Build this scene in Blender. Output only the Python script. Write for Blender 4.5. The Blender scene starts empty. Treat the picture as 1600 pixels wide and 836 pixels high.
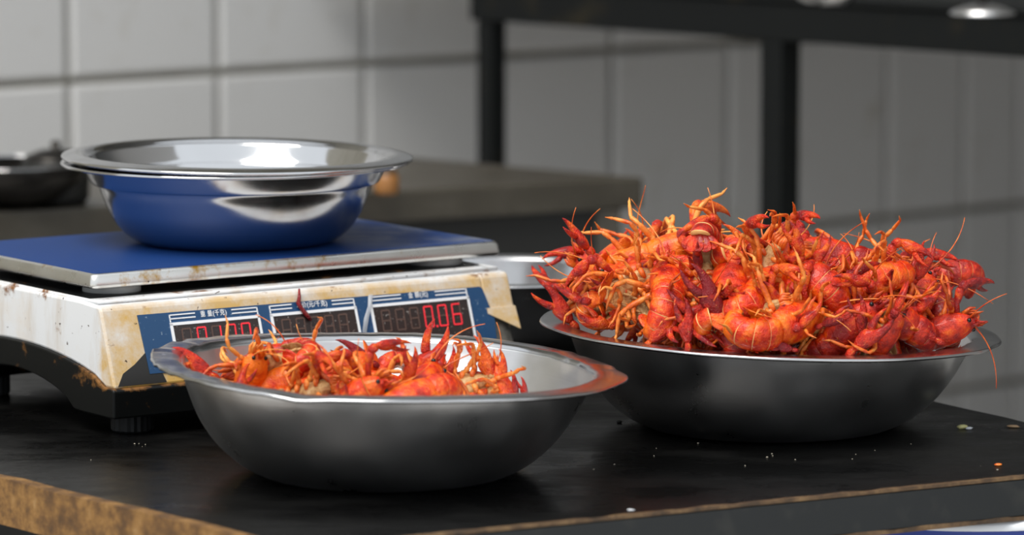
import bpy, bmesh, math, random
import numpy as np
from mathutils import Vector, Matrix, noise as mnoise

R = math.radians
PI = math.pi
scene = bpy.context.scene
COL = scene.collection
random.seed(7)

# ---------------------------------------------------------------- camera
FPX = 6500.0                     # focal length in pixels of the 1600 px frame
PITCH = R(6.91)
CAMP = Vector((0.0, -2.6, 0.446))
cam_d = bpy.data.cameras.new('camera')
cam_d.sensor_width = 36.0
cam_d.lens = FPX / 1600.0 * 36.0
cam_d.clip_start = 0.05
cam_d.clip_end = 100
cam_d.dof.use_dof = True
cam_d.dof.focus_distance = 2.74
cam_d.dof.aperture_fstop = 6.3
cam_d.dof.aperture_blades = 8
cam = bpy.data.objects.new('camera', cam_d)
cam.location = CAMP
cam.rotation_euler = (PI / 2 - PITCH, 0, 0)
COL.objects.link(cam)
scene.camera = cam

# ---------------------------------------------------------------- world, sun, exposure
world = bpy.data.worlds.new('overcast_sky')
scene.world = world
world.use_nodes = True
wn = world.node_tree.nodes
wn['Background'].inputs[0].default_value = (0.90, 0.95, 1.0, 1)
wn['Background'].inputs[1].default_value = 0.95
sun_d = bpy.data.lights.new('sun', 'SUN')
sun_d.energy = 3.2
sun_d.angle = R(34)
sun_d.color = (1.0, 0.96, 0.9)
sun = bpy.data.objects.new('sun', sun_d)
sun.rotation_euler = Vector((0.35, 0.50, -1.0)).to_track_quat('-Z', 'Y').to_euler()
COL.objects.link(sun)
scene.view_settings.view_transform = 'Standard'
scene.view_settings.look = 'None'
scene.view_settings.exposure = 0.12
scene.view_settings.gamma = 1.0
scene.view_settings.use_curve_mapping = False

# ---------------------------------------------------------------- design-time helpers: where a point of the place lies
cP, sP = math.cos(PITCH), math.sin(PITCH)
def sight(px, py):
    x = (px - 800) / FPX; v = (418 - py) / FPX
    return Vector((x, cP + v * sP, -sP + v * cP))
def atz(px, py, z=0.0):
    d = sight(px, py); t = (z - CAMP.z) / d.z
    return CAMP + d * t
def aty(px, py, y):
    d = sight(px, py); t = (y - CAMP.y) / d.y
    return CAMP + d * t

# ---------------------------------------------------------------- object helpers
def tag(o, label=None, cat=None, group=None, kind=None):
    if label: o['label'] = label
    if cat: o['category'] = cat
    if group: o['group'] = group
    if kind: o['kind'] = kind
    return o
def empty(name, loc=(0, 0, 0), rot=(0, 0, 0)):
    o = bpy.data.objects.new(name, None)
    o.empty_display_size = 0.02
    o.location = loc; o.rotation_euler = rot
    COL.objects.link(o)
    return o
def link(name, me, parent=None):
    o = bpy.data.objects.new(name, me)
    COL.objects.link(o)
    if parent: o.parent = parent
    return o
class MB:
    """collects faces with a material index"""
    def __init__(s): s.v = []; s.f = []; s.m = []
    def add(s, vs, fs, mi=0):
        b = len(s.v); s.v += [tuple(p) for p in vs]
        for k, f in enumerate(fs):
            s.f.append(tuple(i + b for i in f)); s.m.append(mi[k] if isinstance(mi, list) else mi)
        return s
    def box(s, c, h, mi=0, M=None):
        vs = [Vector((c[0] + a * h[0], c[1] + b * h[1], c[2] + d * h[2])) for a in (-1, 1) for b in (-1, 1) for d in (-1, 1)]
        if M is not None: vs = [M @ p for p in vs]
        return s.add(vs, [(0, 1, 3, 2), (4, 6, 7, 5), (0, 4, 5, 1), (2, 3, 7, 6), (0, 2, 6, 4), (1, 5, 7, 3)], mi)
    def loft(s, rings, mi=0, closed=True, cap=True, mfun=None):
        n = len(rings[0]); vs = [p for r in rings for p in r]; fs = []; mm = []
        for i in range(len(rings) - 1):
            for j in range(n if closed else n - 1):
                k = (j + 1) % n
                fs.append((i * n + j, i * n + k, (i + 1) * n + k, (i + 1) * n + j))
                mm.append(mfun(i, j) if mfun else mi)
        if cap and closed:
            fs.append(tuple(range(n - 1, -1, -1))); mm.append(mfun(0, 0) if mfun else mi)
            fs.append(tuple((len(rings) - 1) * n + j for j in range(n))); mm.append(mfun(len(rings) - 2, 0) if mfun else mi)
        return s.add(vs, fs, mm)
    def tube(s, pts, rad, n=8, mi=0, flat=1.0, up=None):
        pts = [Vector(p) for p in pts]
        rings = []
        T0 = (pts[1] - pts[0]).normalized()
        u = Vector(up) if up is not None else Vector((0, 0, 1)) if abs(T0.z) < 0.9 else Vector((1, 0, 0))
        for i, p in enumerate(pts):
            T = (pts[min(i + 1, len(pts) - 1)] - pts[max(i - 1, 0)]).normalized()
            a = T.cross(u)
            if a.length < 1e-6: a = T.orthogonal()
            a.normalize(); b = a.cross(T).normalized(); u = b
            r = rad[i] if isinstance(rad, (list, tuple)) else rad
            rings.append([p + a * (r * math.cos(q)) + b * (r * flat * math.sin(q)) for q in [2 * PI * j / n for j in range(n)]])
        return s.loft(rings, mi)
    def lathe(s, prof, n=64, mi=0, wob=None):
        """prof: (r, z) from the outside; open surface of revolution"""
        rings = []
        for (r, z) in prof:
            ring = []
            for j in range(n):
                t = 2 * PI * j / n
                rr, zz = (r, z) if wob is None else wob(r, z, t)
                ring.append((rr * math.cos(t), rr * math.sin(t), zz))
            rings.append(ring)
        return s.loft(rings, mi, cap=False)
    def mesh(s, name, mats, smooth=True, angle=None, recalc=True):
        me = bpy.data.meshes.new(name)
        me.from_pydata(s.v, [], s.f)
        for m in (mats if isinstance(mats, (list, tuple)) else [mats]): me.materials.append(m)
        me.polygons.foreach_set('material_index', s.m)
        if recalc:
            bm = bmesh.new(); bm.from_mesh(me)
            bmesh.ops.recalc_face_normals(bm, faces=bm.faces)
            bm.to_mesh(me); bm.free()
        if smooth:
            if angle is not None: me.shade_smooth(); me.set_sharp_from_angle(angle=R(angle))
            else: me.shade_smooth()
        me.update()
        return me
    def build(s, name, mats, parent=None, smooth=True, angle=None, bevel=0, segs=2):
        o = link(name, s.mesh(name, mats, smooth, angle), parent)
        if bevel:
            b = o.modifiers.new('bevel', 'BEVEL'); b.width = bevel; b.segments = segs; b.limit_method = 'ANGLE'; b.angle_limit = R(30)
        return o
def prism(mb, poly, lo, hi, axis=2, mi=0):
    """poly of 2-D points extruded along an axis between lo and hi"""
    def mk(p, q):
        return {2: (p[0], p[1], q), 0: (q, p[0], p[1]), 1: (p[0], q, p[1])}[axis]
    return mb.loft([[mk(p, lo) for p in poly], [mk(p, hi) for p in poly]], mi)

# ---------------------------------------------------------------- materials
def mat(name, base, rough=0.5, metal=0.0, spec=0.5, coat=0.0):
    m = bpy.data.materials.new(name); m.use_nodes = True
    b = m.node_tree.nodes['Principled BSDF']
    b.inputs['Base Color'].default_value = (*base, 1)
    b.inputs['Roughness'].default_value = rough
    b.inputs['Metallic'].default_value = metal
    b.inputs['Specular IOR Level'].default_value = spec
    b.inputs['Coat Weight'].default_value = coat
    return m
class NT:
    def __init__(s, m):
        s.m = m; s.n = m.node_tree.nodes; s.l = m.node_tree.links; s.b = s.n['Principled BSDF']
        s.tc = s.n.new('ShaderNodeTexCoord')
    def coord(s, scale=(1, 1, 1), kind='Object'):
        mp = s.n.new('ShaderNodeMapping'); mp.inputs['Scale'].default_value = scale
        s.l.new(s.tc.outputs[kind], mp.inputs[0]); return mp.outputs[0]
    def noise(s, scale, detail=4, rough=0.55, vec=None, dist=0.0):
        t = s.n.new('ShaderNodeTexNoise'); t.inputs['Scale'].default_value = scale
        t.inputs['Detail'].default_value = detail; t.inputs['Roughness'].default_value = rough; t.inputs['Distortion'].default_value = dist
        s.l.new(vec if vec is not None else s.tc.outputs['Object'], t.inputs['Vector']); return t.outputs['Fac']
    def ramp(s, fac, stops, interp='LINEAR'):
        r = s.n.new('ShaderNodeValToRGB'); r.color_ramp.interpolation = interp
        e = r.color_ramp.elements
        while len(e) < len(stops): e.new(0.5)
        for k, (p, c) in enumerate(stops):
            e[k].position = p; e[k].color = (*c, 1) if len(c) == 3 else c
        s.l.new(fac, r.inputs[0]); return r.outputs[0]
    def g(s, fac, lo, hi): return s.ramp(fac, [(lo, (0, 0, 0)), (hi, (1, 1, 1))])
    def mix(s, fac, a, b, mode='MIX'):
        x = s.n.new('ShaderNodeMix'); x.data_type = 'RGBA'; x.blend_type = mode
        for i, val in ((0, fac), (6, a), (7, b)):
            if hasattr(val, 'is_linked') or hasattr(val, 'links'): s.l.new(val, x.inputs[i])
            elif i == 0: x.inputs[0].default_value = val
            else: x.inputs[i].default_value = (*val, 1)
        return x.outputs[2]
    def math(s, op, a, b=0.0):
        x = s.n.new('ShaderNodeMath'); x.operation = op
        for i, val in ((0, a), (1, b)):
            if hasattr(val, 'links'): s.l.new(val, x.inputs[i])
            else: x.inputs[i].default_value = val
        return x.outputs[0]
    def sep(s, vec=None):
        x = s.n.new('ShaderNodeSeparateXYZ'); s.l.new(vec if vec is not None else s.tc.outputs['Object'], x.inputs[0]); return x.outputs
    def maprange(s, v, a, b, c=0.0, d=1.0):
        x = s.n.new('ShaderNodeMapRange'); x.inputs[1].default_value = a; x.inputs[2].default_value = b; x.inputs[3].default_value = c; x.inputs[4].default_value = d
        s.l.new(v, x.inputs[0]); return x.outputs[0]
    def attr(s, name):
        x = s.n.new('ShaderNodeAttribute'); x.attribute_type = 'OBJECT'; x.attribute_name = name; return x.outputs['Fac']
    def set(s, inp, val): s.l.new(val, s.b.inputs[inp])
    def bump(s, h, strength=0.3, dist=0.001):
        x = s.n.new('ShaderNodeBump'); x.inputs['Strength'].default_value = strength; x.inputs['Distance'].default_value = dist
        s.l.new(h, x.inputs['Height']); s.l.new(x.outputs[0], s.b.inputs['Normal'])

def steel(name, col=(0.62, 0.62, 0.63), r0=0.18, r1=0.34, brush=True, grime=0.25, bump=0.05):
    m = mat(name, col, 0.25, 1.0); t = NT(m)
    n1 = t.noise(28, 5); n2 = t.noise(9, 6, 0.65)
    t.set('Roughness', t.maprange(n1, 0.3, 0.7, r0, r1))
    dirt = t.g(n2, 0.52, 0.80)
    c = t.mix(t.math('MULTIPLY', dirt, grime), col, (0.20, 0.17, 0.13))
    t.set('Base Color', c)
    if brush:
        v = t.coord((6, 6, 900)); n3 = t.noise(1.0, 3, 0.5, v)
        n4 = t.noise(22, 3)
        h = t.math('ADD', t.math('MULTIPLY', n3, 0.10), n4)
        t.bump(h, bump, 0.01)
    return m
M_STEEL = steel('brushed_steel', (0.70, 0.70, 0.705), 0.26, 0.40)
M_POLISH = steel('polished_steel', (0.68, 0.68, 0.69), 0.07, 0.13, False, 0.05)
M_SATIN = steel('satin_steel', (0.62, 0.62, 0.63), 0.13, 0.22, False, 0.05)
M_RIM = steel('rim_steel', (0.58, 0.58, 0.59), 0.14, 0.28, False, 0.25)
M_TRAY = steel('tray_steel', (0.74, 0.73, 0.70), 0.22, 0.38, False, 0.2)
def stained(m, lo=0.50, hi=0.66, col=(0.55, 0.27, 0.03), scale=22, only=None):
    """rust and sauce stains with shapes of their own"""
    t = NT(m); base = t.b.inputs['Base Color']
    src = base.links[0].from_socket if base.is_linked else None
    n = t.noise(scale, 7, 0.68); f = t.g(n, lo, hi)
    sp = t.g(t.noise(190, 3, 0.5), 0.70, 0.74)
    a = src if src else tuple(base.default_value)[:3]
    c = t.mix(f, a, col); c = t.mix(sp, c, (0.05, 0.02, 0.008))
    t.set('Base Color', c)
    return f
stained(M_TRAY, 0.57, 0.68, (0.48, 0.26, 0.03), 26)

# black painted table
M_TABLE = mat('black_tabletop', (0.010, 0.010, 0.010), 0.30, 0, 0.12); t = NT(M_TABLE)
n1 = t.noise(7, 6, 0.65, t.coord((1, 1.8, 1))); n2 = t.noise(60, 4); n3 = t.noise(420, 2)
sm = t.g(n1, 0.45, 0.78)
c = t.mix(sm, (0.0025, 0.0025, 0.0025), (0.010, 0.010, 0.0095)); c = t.mix(t.g(n3, 0.76, 0.82), c, (0.08, 0.07, 0.055))
t.set('Base Color', c)
t.set('Roughness', t.maprange(n1, 0.35, 0.75, 0.20, 0.55)); t.bump(t.math('ADD', n2, n1), 0.12, 0.004)
M_FASCIA = mat('black_fascia', (0.014, 0.018, 0.020), 0.5); t = NT(M_FASCIA)
t.set('Base Color', t.mix(t.g(t.noise(40, 5), 0.55, 0.8), (0.005, 0.007, 0.008), (0.025, 0.025, 0.022)))
M_EDGEWOOD = mat('worn_wood_edge', (0.16, 0.08, 0.03), 0.6); t = NT(M_EDGEWOOD)
t.set('Base Color', t.ramp(t.noise(45, 5, 0.7), [(0.30, (0.012, 0.010, 0.008)), (0.5, (0.09, 0.05, 0.022)), (0.75, (0.26, 0.16, 0.07))]))
M_RUST = mat('rusty_edge', (0.2, 0.09, 0.02), 0.75); t = NT(M_RUST)
t.set('Base Color', t.ramp(t.noise(55, 7, 0.7), [(0.28, (0.035, 0.018, 0.008)), (0.45, (0.11, 0.052, 0.014)), (0.58, (0.22, 0.11, 0.028)), (0.72, (0.30, 0.18, 0.07))]))
t.bump(t.noise(90, 5), 0.5, 0.003)

# wall
M_GROUT = mat('grey_grout', (0.33, 0.31, 0.26), 0.9); t = NT(M_GROUT)
t.set('Base Color', t.ramp(t.noise(9, 5), [(0.3, (0.26, 0.235, 0.18)), (0.7, (0.42, 0.40, 0.34))]))
M_TILE = mat('white_glazed_tile', (0.72, 0.72, 0.72), 0.22); t = NT(M_TILE)
t.set('Base Color', t.mix(t.g(t.noise(14, 6, 0.65), 0.58, 0.8), (0.80, 0.79, 0.775), (0.60, 0.56, 0.48)))
M_BLOCKER = mat('shade_wall_grey', (0.30, 0.30, 0.295), 0.85)  # grey of the added side wall and roof, darkened to cut bounce light
M_FLOOR = mat('concrete_floor', (0.16, 0.155, 0.15), 0.7); t = NT(M_FLOOR)
t.set('Base Color', t.ramp(t.noise(2.2, 7, 0.6), [(0.3, (0.40, 0.395, 0.38)), (0.7, (0.56, 0.55, 0.53))]))
M_BLACKIRON = mat('black_iron', (0.012, 0.013, 0.013), 0.5, 0, 0.2); t = NT(M_BLACKIRON)
t.set('Base Color', t.mix(t.g(t.noise(12, 6, 0.7), 0.56, 0.72), (0.005, 0.006, 0.006), (0.03, 0.024, 0.012)))
M_COUNTER = mat('greasy_stone_counter', (0.16, 0.145, 0.12), 0.35); t = NT(M_COUNTER)
t.set('Base Color', t.ramp(t.noise(8, 6, 0.65), [(0.3, (0.030, 0.025, 0.018)), (0.55, (0.055, 0.048, 0.036)), (0.75, (0.10, 0.09, 0.075))]))
M_DARK = mat('dark_ware_and_shade', (0.010, 0.010, 0.009), 0.6)  # near-black of the pot, the dark crumb and the under-counter shade
M_WOK = mat('seasoned_iron', (0.02, 0.018, 0.016), 0.28, 0.7)
M_JAR = mat('brown_jar', (0.30, 0.13, 0.035), 0.35)
M_BLUETUB = mat('blue_plastic', (0.02, 0.05, 0.30), 0.4)
M_WHITEPL = mat('pale_plastic', (0.7, 0.72, 0.75), 0.4)

# scale
M_FILM = mat('blue_platform_film', (0.006, 0.040, 0.22), 0.5, 0, 0.15); t = NT(M_FILM)
xy = t.sep()
wear = t.math('MULTIPLY', t.g(t.noise(26, 6, 0.7), 0.42, 0.66), t.maprange(xy[0], 0.22, 0.33))
c = t.mix(wear, (0.006, 0.036, 0.155), (0.17, 0.18, 0.20))
c = t.mix(t.g(t.noise(300, 3), 0.72, 0.76), c, (0.02, 0.02, 0.03))
t.set('Base Color', c); t.bump(t.noise(140, 3), 0.06, 0.002)
M_HOUSE = mat('stained_white_plastic', (0.70, 0.71, 0.72), 0.38); t = NT(M_HOUSE)
xyz = t.sep()
front = t.maprange(xyz[1], -0.020, -0.030)
topz = t.maprange(xyz[2], 0.078, 0.086)
nst = t.noise(20, 7, 0.7)
vst = t.noise(1.0, 5, 0.6, t.coord((60, 60, 14)))
st1 = t.g(t.math('ADD', nst, t.math('MULTIPLY', front, 0.24)), 0.52, 0.78)
st2 = t.math('MULTIPLY', t.g(vst, 0.50, 0.72), 0.40)
c = t.mix(st2, (0.70, 0.71, 0.72), (0.42, 0.30, 0.17))
c = t.mix(t.math('MULTIPLY', t.math('MAXIMUM', st1, 0.0), t.maprange(front, 0, 1, 0.25, 1.0)), c, (0.60, 0.37, 0.10))
c = t.mix(t.g(t.math('ADD', t.noise(32, 6, 0.7), t.math('MULTIPLY', topz, 0.06)), 0.63, 0.70), c, (0.20, 0.08, 0.02))
c = t.mix(t.g(t.noise(210, 3), 0.70, 0.73), c, (0.05, 0.02, 0.01))
t.set('Base Color', c)
M_BLACKPL = mat('black_plastic', (0.012, 0.013, 0.013), 0.42, 0, 0.22); t = NT(M_BLACKPL)
bz = t.sep()
rim_ = t.math('MULTIPLY', t.maprange(bz[2], 0.0295, 0.0335), t.maprange(bz[1], 0.02, -0.03))
t.set('Base Color', t.mix(t.g(t.math('ADD', t.noise(45, 6, 0.7), t.math('MULTIPLY', rim_, 0.17)), 0.60, 0.72), (0.004, 0.0045, 0.0045), (0.20, 0.09, 0.025)))
M_RUBBER = mat('black_rubber', (0.010, 0.011, 0.012), 0.5, 0, 0.3)
M_GREYPL = mat('grey_rubber_pad', (0.32, 0.33, 0.33), 0.5)
M_INNER = mat('grimy_inner_plastic', (0.12, 0.11, 0.09), 0.35); t = NT(M_INNER)
t.set('Base Color', t.ramp(t.noise(60, 5), [(0.3, (0.05, 0.05, 0.045)), (0.55, (0.17, 0.16, 0.14)), (0.75, (0.28, 0.18, 0.06))]))
M_STICKER = mat('blue_display_sticker', (0.012, 0.06, 0.16), 0.32); t = NT(M_STICKER)
c = t.mix(t.g(t.noise(420, 3), 0.66, 0.74), (0.012, 0.06, 0.155), (0.25, 0.33, 0.42))
t.set('Base Color', c)
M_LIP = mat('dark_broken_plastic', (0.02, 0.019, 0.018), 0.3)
M_PRINT = mat('white_print', (0.85, 0.86, 0.88), 0.4)
M_WIN = mat('smoked_display_window', (0.030, 0.021, 0.020), 0.22); t = NT(M_WIN)
t.set('Base Color', t.mix(t.g(t.noise(520, 2, 0.5), 0.66, 0.71), (0.030, 0.021, 0.020), (0.30, 0.27, 0.25)))
M_UNLIT = mat('unlit_segment', (0.11, 0.062, 0.048), 0.5)
M_LIT = mat('lit_red_segment', (0.5, 0.02, 0.03), 0.4)
M_LIT.node_tree.nodes['Principled BSDF'].inputs['Emission Color'].default_value = (1.0, 0.03, 0.05, 1)
M_LIT.node_tree.nodes['Principled BSDF'].inputs['Emission Strength'].default_value = 0.55
M_TAPE = mat('clear_tape', (0.8, 0.82, 0.85), 0.2)
M_TAPE.node_tree.nodes['Principled BSDF'].inputs['Alpha'].default_value = 0.35

# crayfish
def shell_mat(name, deep, mid, hot, rough=0.19, bscale=520, bst=0.35):
    m = mat(name, mid, rough, 0, 0.38); t = NT(m)
    n1 = t.noise(95, 5, 0.62); n2 = t.noise(420, 3)
    tint = t.attr('tint')
    f = t.math('ADD', t.math('SUBTRACT', t.math('MULTIPLY', n1, 1.25), 0.21), t.math('MULTIPLY', t.math('SUBTRACT', tint, 0.5), 0.5))
    c = t.ramp(f, [(0.22, deep), (0.43, mid), (0.68, hot)])
    c = t.mix(t.g(n2, 0.66, 0.78), c, (0.85, 0.32, 0.06)); c = t.mix(t.math('MULTIPLY', t.g(t.noise(170, 6, 0.7, None, 0.6), 0.58, 0.70), 0.55), c, (0.10, 0.010, 0.003))
    t.set('Base Color', c)
    t.bump(t.math('ADD', t.math('ADD', t.noise(bscale, 3), t.math('MULTIPLY', t.noise(1500, 2), 0.5)), t.math('MULTIPLY', n1, 0.8)), min(1.0, bst * 1.9), 0.0016)
    t.b.inputs['Coat Weight'].default_value = 0.2; t.b.inputs['Coat Roughness'].default_value = 0.06
    return m
M_SHELL = shell_mat('boiled_red_shell', (0.28, 0.004, 0.002), (0.68, 0.032, 0.003), (0.95, 0.19, 0.008))
M_CLAW = shell_mat('claw_red_shell', (0.22, 0.002, 0.006), (0.62, 0.022, 0.003), (0.92, 0.19, 0.010), 0.2, 800, 0.8)
M_LEG = shell_mat('orange_leg_shell', (0.45, 0.035, 0.005), (0.76, 0.15, 0.015), (0.90, 0.38, 0.08), 0.3, 900, 0.2)
M_BELLY = mat('pale_underside', (0.45, 0.25, 0.10), 0.32); t = NT(M_BELLY)
n1 = t.noise(150, 6, 0.7, None, 0.8)
t.set('Base Color', t.ramp(n1, [(0.30, (0.14, 0.045, 0.014)), (0.43, (0.45, 0.20, 0.06)), (0.56, (0.66, 0.40, 0.16)), (0.74, (0.78, 0.60, 0.34))]))
t.bump(n1, 0.7, 0.0025)
M_MEMBRANE = mat('pale_membrane', (0.80, 0.42, 0.14), 0.35)
M_EYE = mat('black_eye', (0.004, 0.003, 0.003), 0.08)

# ================================================================ setting
tag(link('floor', MB().box((0, 1.0, -0.83), (9, 9, 0.03)).mesh('floor', M_FLOOR, False)), kind='structure')
# back wall runs obliquely away to the right
W0 = Vector((-0.481, 1.90, 0)); WDIR = Vector((math.cos(R(40)), math.sin(R(40)), 0)); WN = Vector((-WDIR.y, WDIR.x, 0))
def wall_t(px):                                     # distance along the wall seen at a column of the picture
    k = (px - 800) / FPX; w = W0 - CAMP; k2 = k * 1.0
    return (k2 * w.y - w.x) / (WDIR.x - k2 * WDIR.y)
wall = link('wall_back', MB().box((1.0, 0.06, 0.53), (4.2, 0.05, 1.36)).mesh('wall_back', M_GROUT, False))
wall.location = W0; wall.rotation_euler = (0, 0, R(40)); tag(wall, kind='structure')
edges = [wall_t(x) for x in (105, 338, 567, 766, 955, 1136, 1386, 1506, 1590)]
while edges[0] > -1.0: edges.insert(0, edges[0] - 0.2)
while edges[-1] < 2.2: edges.append(edges[-1] + 0.2)
zA = (CAMP + sight(340, 113) * ((W0 + WDIR * wall_t(340) - CAMP).y / sight(340, 113).y)).z
rows = [zA + 0.236 * k for k in range(-5, 5)]
tile_cache = {}
g = 0.0040
for i in range(len(edges) - 1):
    for k in range(len(rows) - 1):
        w = edges[i + 1] - edges[i]; key = round(w, 4)
        if key not in tile_cache:
            hw, hh = w / 2 - g, 0.118 - g; b = 0.004
            mb = MB()
            ring = lambda s, y: [(-hw + s, y, -hh + s), (hw - s, y, -hh + s), (hw - s, y, hh - s), (-hw + s, y, hh - s)]
            mb.loft([ring(0, 0.010), ring(0, -0.001), ring(b, -0.004)])
            tile_cache[key] = mb.mesh('tile', M_TILE, False)
        o = link('tile', tile_cache[key], wall)
        o.location = ((edges[i] + edges[i + 1]) / 2, random.uniform(0, 0.0012), (rows[k] + rows[k + 1]) / 2)
        o.rotation_euler = (random.uniform(-1, 1) * 0.003, 0, random.uniform(-1, 1) * 0.003)

# unseen side wall and roof, added to darken the background; front and left stay open
tag(link('added_shade_wall', MB().box((1.45, 2.2, 0.53), (0.05, 2.6, 1.36)).mesh('added_shade_wall', M_BLOCKER, False)), kind='structure')
tag(link('added_shade_roof', MB().box((0.0, 4.05, 1.93), (4.0, 3.0, 0.03)).mesh('added_shade_roof', M_BLOCKER, False)), kind='structure')

# ---------------------------------------------------------------- black table the food stands on
pN = atz(457, 855); pR0 = atz(1600, 742); fdir = (pR0 - atz(680, 833)).normalized()
ldir = (atz(0, 745) - atz(380, 836)).normalized()
perp = Vector((-fdir.y, fdir.x, 0))
pE = atz(1470, 628)
k = (pE - pN).dot(fdir)
c_near = pN; c_right = pN + fdir * k
c_back = c_right + perp * 1.0; c_left = pN + ldir * 1.12
TT = 0.024
tab = empty('work_table', (c_near.x, c_near.y, -0.80))
tag(tab, 'black topped work table with worn brown and rusty edges carrying the bowls', 'table')
off = Vector((c_near.x, c_near.y, -0.80))
def inset(p, d): 
    cc = (c_near + c_right + c_back + c_left) / 4
    return p + (cc - p).normalized() * d
mb = MB()
# wavy far right edge
def sub(a, b, n, amp):
    out = []
    nn = Vector((-(b - a).y, (b - a).x, 0)).normalized()
    for i in range(n):
        f = i / n; p = a.lerp(b, f)
        out.append(p + nn * amp * (mnoise.noise(p * 22) + 0.5 * mnoise.noise(p * 60)) if 0 < i else p)
    return out
poly = [c_near] + sub(c_right, c_back, 60, 0.004) + [c_back, c_left]
prism(mb, [(p.x - off.x, p.y - off.y) for p in poly], 0.80 - TT, 0.80)
mb.build('tabletop', [M_TABLE], tab, smooth=False, bevel=0.0015)
def strip(name, a, b, out, z0, z1, th, m, wob=0.0, n=40):
    mb = MB(); rings = []
    for i in range(n + 1):
        p = a.lerp(b, i / n) - off
        w = wob * mnoise.noise(Vector((i * 0.37, z1 * 50, 0)))
        w2 = wob * mnoise.noise(Vector((i * 0.29, 7.7, z0 * 50)))
        q = p + out * (th + w2)
        rings.append([(p.x, p.y, z0), (q.x, q.y, z0), (q.x, q.y, z1 + w), (p.x, p.y, z1 + w)])
    mb.loft(rings)
    return mb.build(name, [m], tab, smooth=False)
fo = -perp
strip('front_fascia', c_near, c_right, fo, 0.80 - TT - 0.001, 0.7975, 0.004, M_FASCIA)
strip('edge_trim', c_near, c_right, fo, 0.7982, 0.8003, 0.0040, M_EDGEWOOD, 0.0009, 90)
strip('lower_edge_trim', c_near, c_right, fo, 0.80 - TT - 0.004, 0.80 - TT - 0.0012, 0.0045, M_EDGEWOOD, 0.001, 90)
lo = Vector((-ldir.y, ldir.x, 0)); lo = lo if lo.dot(c_right - c_near) < 0 else -lo
strip('rusty_edge_bar', c_near, c_left, lo, 0.80 - TT - 0.003, 0.8020, 0.010, M_RUST, 0.0022, 60)
for p in (c_near, c_right + perp * 0.35, c_back, c_left):
    q = inset(p, 0.05) - off
    MB().box((q.x, q.y, 0.385), (0.018, 0.018, 0.385)).build('leg', [M_BLACKIRON], tab, smooth=False, bevel=0.002)

# ---------------------------------------------------------------- stone counter behind, on the left
zc = 0.05
cA, cB = atz(1006, 277, zc), atz(612, 243, zc)
cC = atz(-260, 345, zc); cD = cC + (cB - cA) * 1.15
cnt = empty('stone_counter', (cA.x, cA.y, -0.80))
tag(cnt, 'greasy brown grey stone counter on dark legs against the tiled wall', 'counter')
co = Vector((cA.x, cA.y, -0.80))
mb = MB(); prism(mb, [((p - co).x, (p - co).y) for p in (cA, cB, cD, cC)], 0.80 + zc - 0.030, 0.80 + zc)
mb.build('slab', [M_COUNTER], cnt, smooth=False, bevel=0.003)
cen = (cA + cB + cC + cD) / 4
for p, w in ((cA, 0.012), (cC, 0.02), (cB, 0.015), (cD, 0.02)):
    q = p + (cen - p).normalized() * 0.035 - co
    MB().box((q.x, q.y, 0.41), (w, w, 0.41)).build('leg', [M_COUNTER], cnt, smooth=False)
q0 = cA + (cen - cA).normalized() * 0.045; q1 = cC + (cen - cC).normalized() * 0.10
dv = (q1 - q0); nv = Vector((-dv.y, dv.x, 0)).normalized() * 0.006
mb = MB(); prism(mb, [((p - co).x, (p - co).y) for p in (q0 - nv, q1 - nv, q1 + nv, q0 + nv)], 0.02, 0.80 + zc - 0.031)
mb.build('under_shade_sheet', [M_DARK], cnt, smooth=False)  # dark sheet standing in for the shade in the open space below

# wok and jar on the counter
def bowl_profile_mesh(prof, th, n=48): 
    mb = MB(); outer = prof; inner = [(max(r - th, 0.0005), z + th * 0.7) for r, z in reversed(prof)]
    mb.lathe(outer + inner, n); return mb
pw = atz(18, 322, zc)
wok = empty('wok', (pw.x, pw.y, zc)); wok.rotation_euler = (R(0), R(0), R(30))
tag(wok, 'dark iron wok with a long handle standing on the stone counter', 'wok')
o = bowl_profile_mesh([(0.001, 0), (0.025, 0.0006), (0.045, 0.008), (0.062, 0.022), (0.072, 0.038)], 0.0015).build('pan', [M_WOK], wok)
MB().tube([(0.069 * math.cos(a * PI / 24), 0.069 * math.sin(a * PI / 24), 0.0385) for a in range(49)], 0.0014, 6).build('rim', [M_POLISH], wok)
MB().tube([(-0.070, 0, 0.034), (-0.10, 0, 0.044), (-0.16, 0, 0.058)], [0.005, 0.006, 0.007], 10).build('handle', [M_WOK], wok)
pj = atz(88, 318, zc)
jar = empty('black_pot', (pj.x, pj.y, zc)); tag(jar, 'squat dark pot with a lid beside the wok on the counter', 'pot')
mb = MB(); mb.lathe([(0.001, 0), (0.026, 0), (0.030, 0.006), (0.031, 0.034), (0.029, 0.040), (0.026, 0.041)], 40); mb.build('body', [M_DARK], jar)
mb = MB(); mb.lathe([(0.030, 0.0405), (0.029, 0.043), (0.015, 0.049), (0.004, 0.050), (0.005, 0.056), (0.0005, 0.058)], 40); mb.build('lid', [M_WOK], jar)
pj = atz(604, 303, zc)
jar = empty('brown_jar', (pj.x, pj.y, zc)); tag(jar, 'small brown orange jar on the counter behind the steel bowl', 'jar')
mb = MB(); mb.lathe([(0.001, 0), (0.010, 0), (0.0115, 0.003), (0.0115, 0.016), (0.009, 0.019)], 24); mb.build('body', [M_JAR], jar)
mb = MB(); mb.lathe([(0.0095, 0.019), (0.0095, 0.0235), (0.0005, 0.024)], 24); mb.build('lid', [M_EDGEWOOD], jar)

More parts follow.
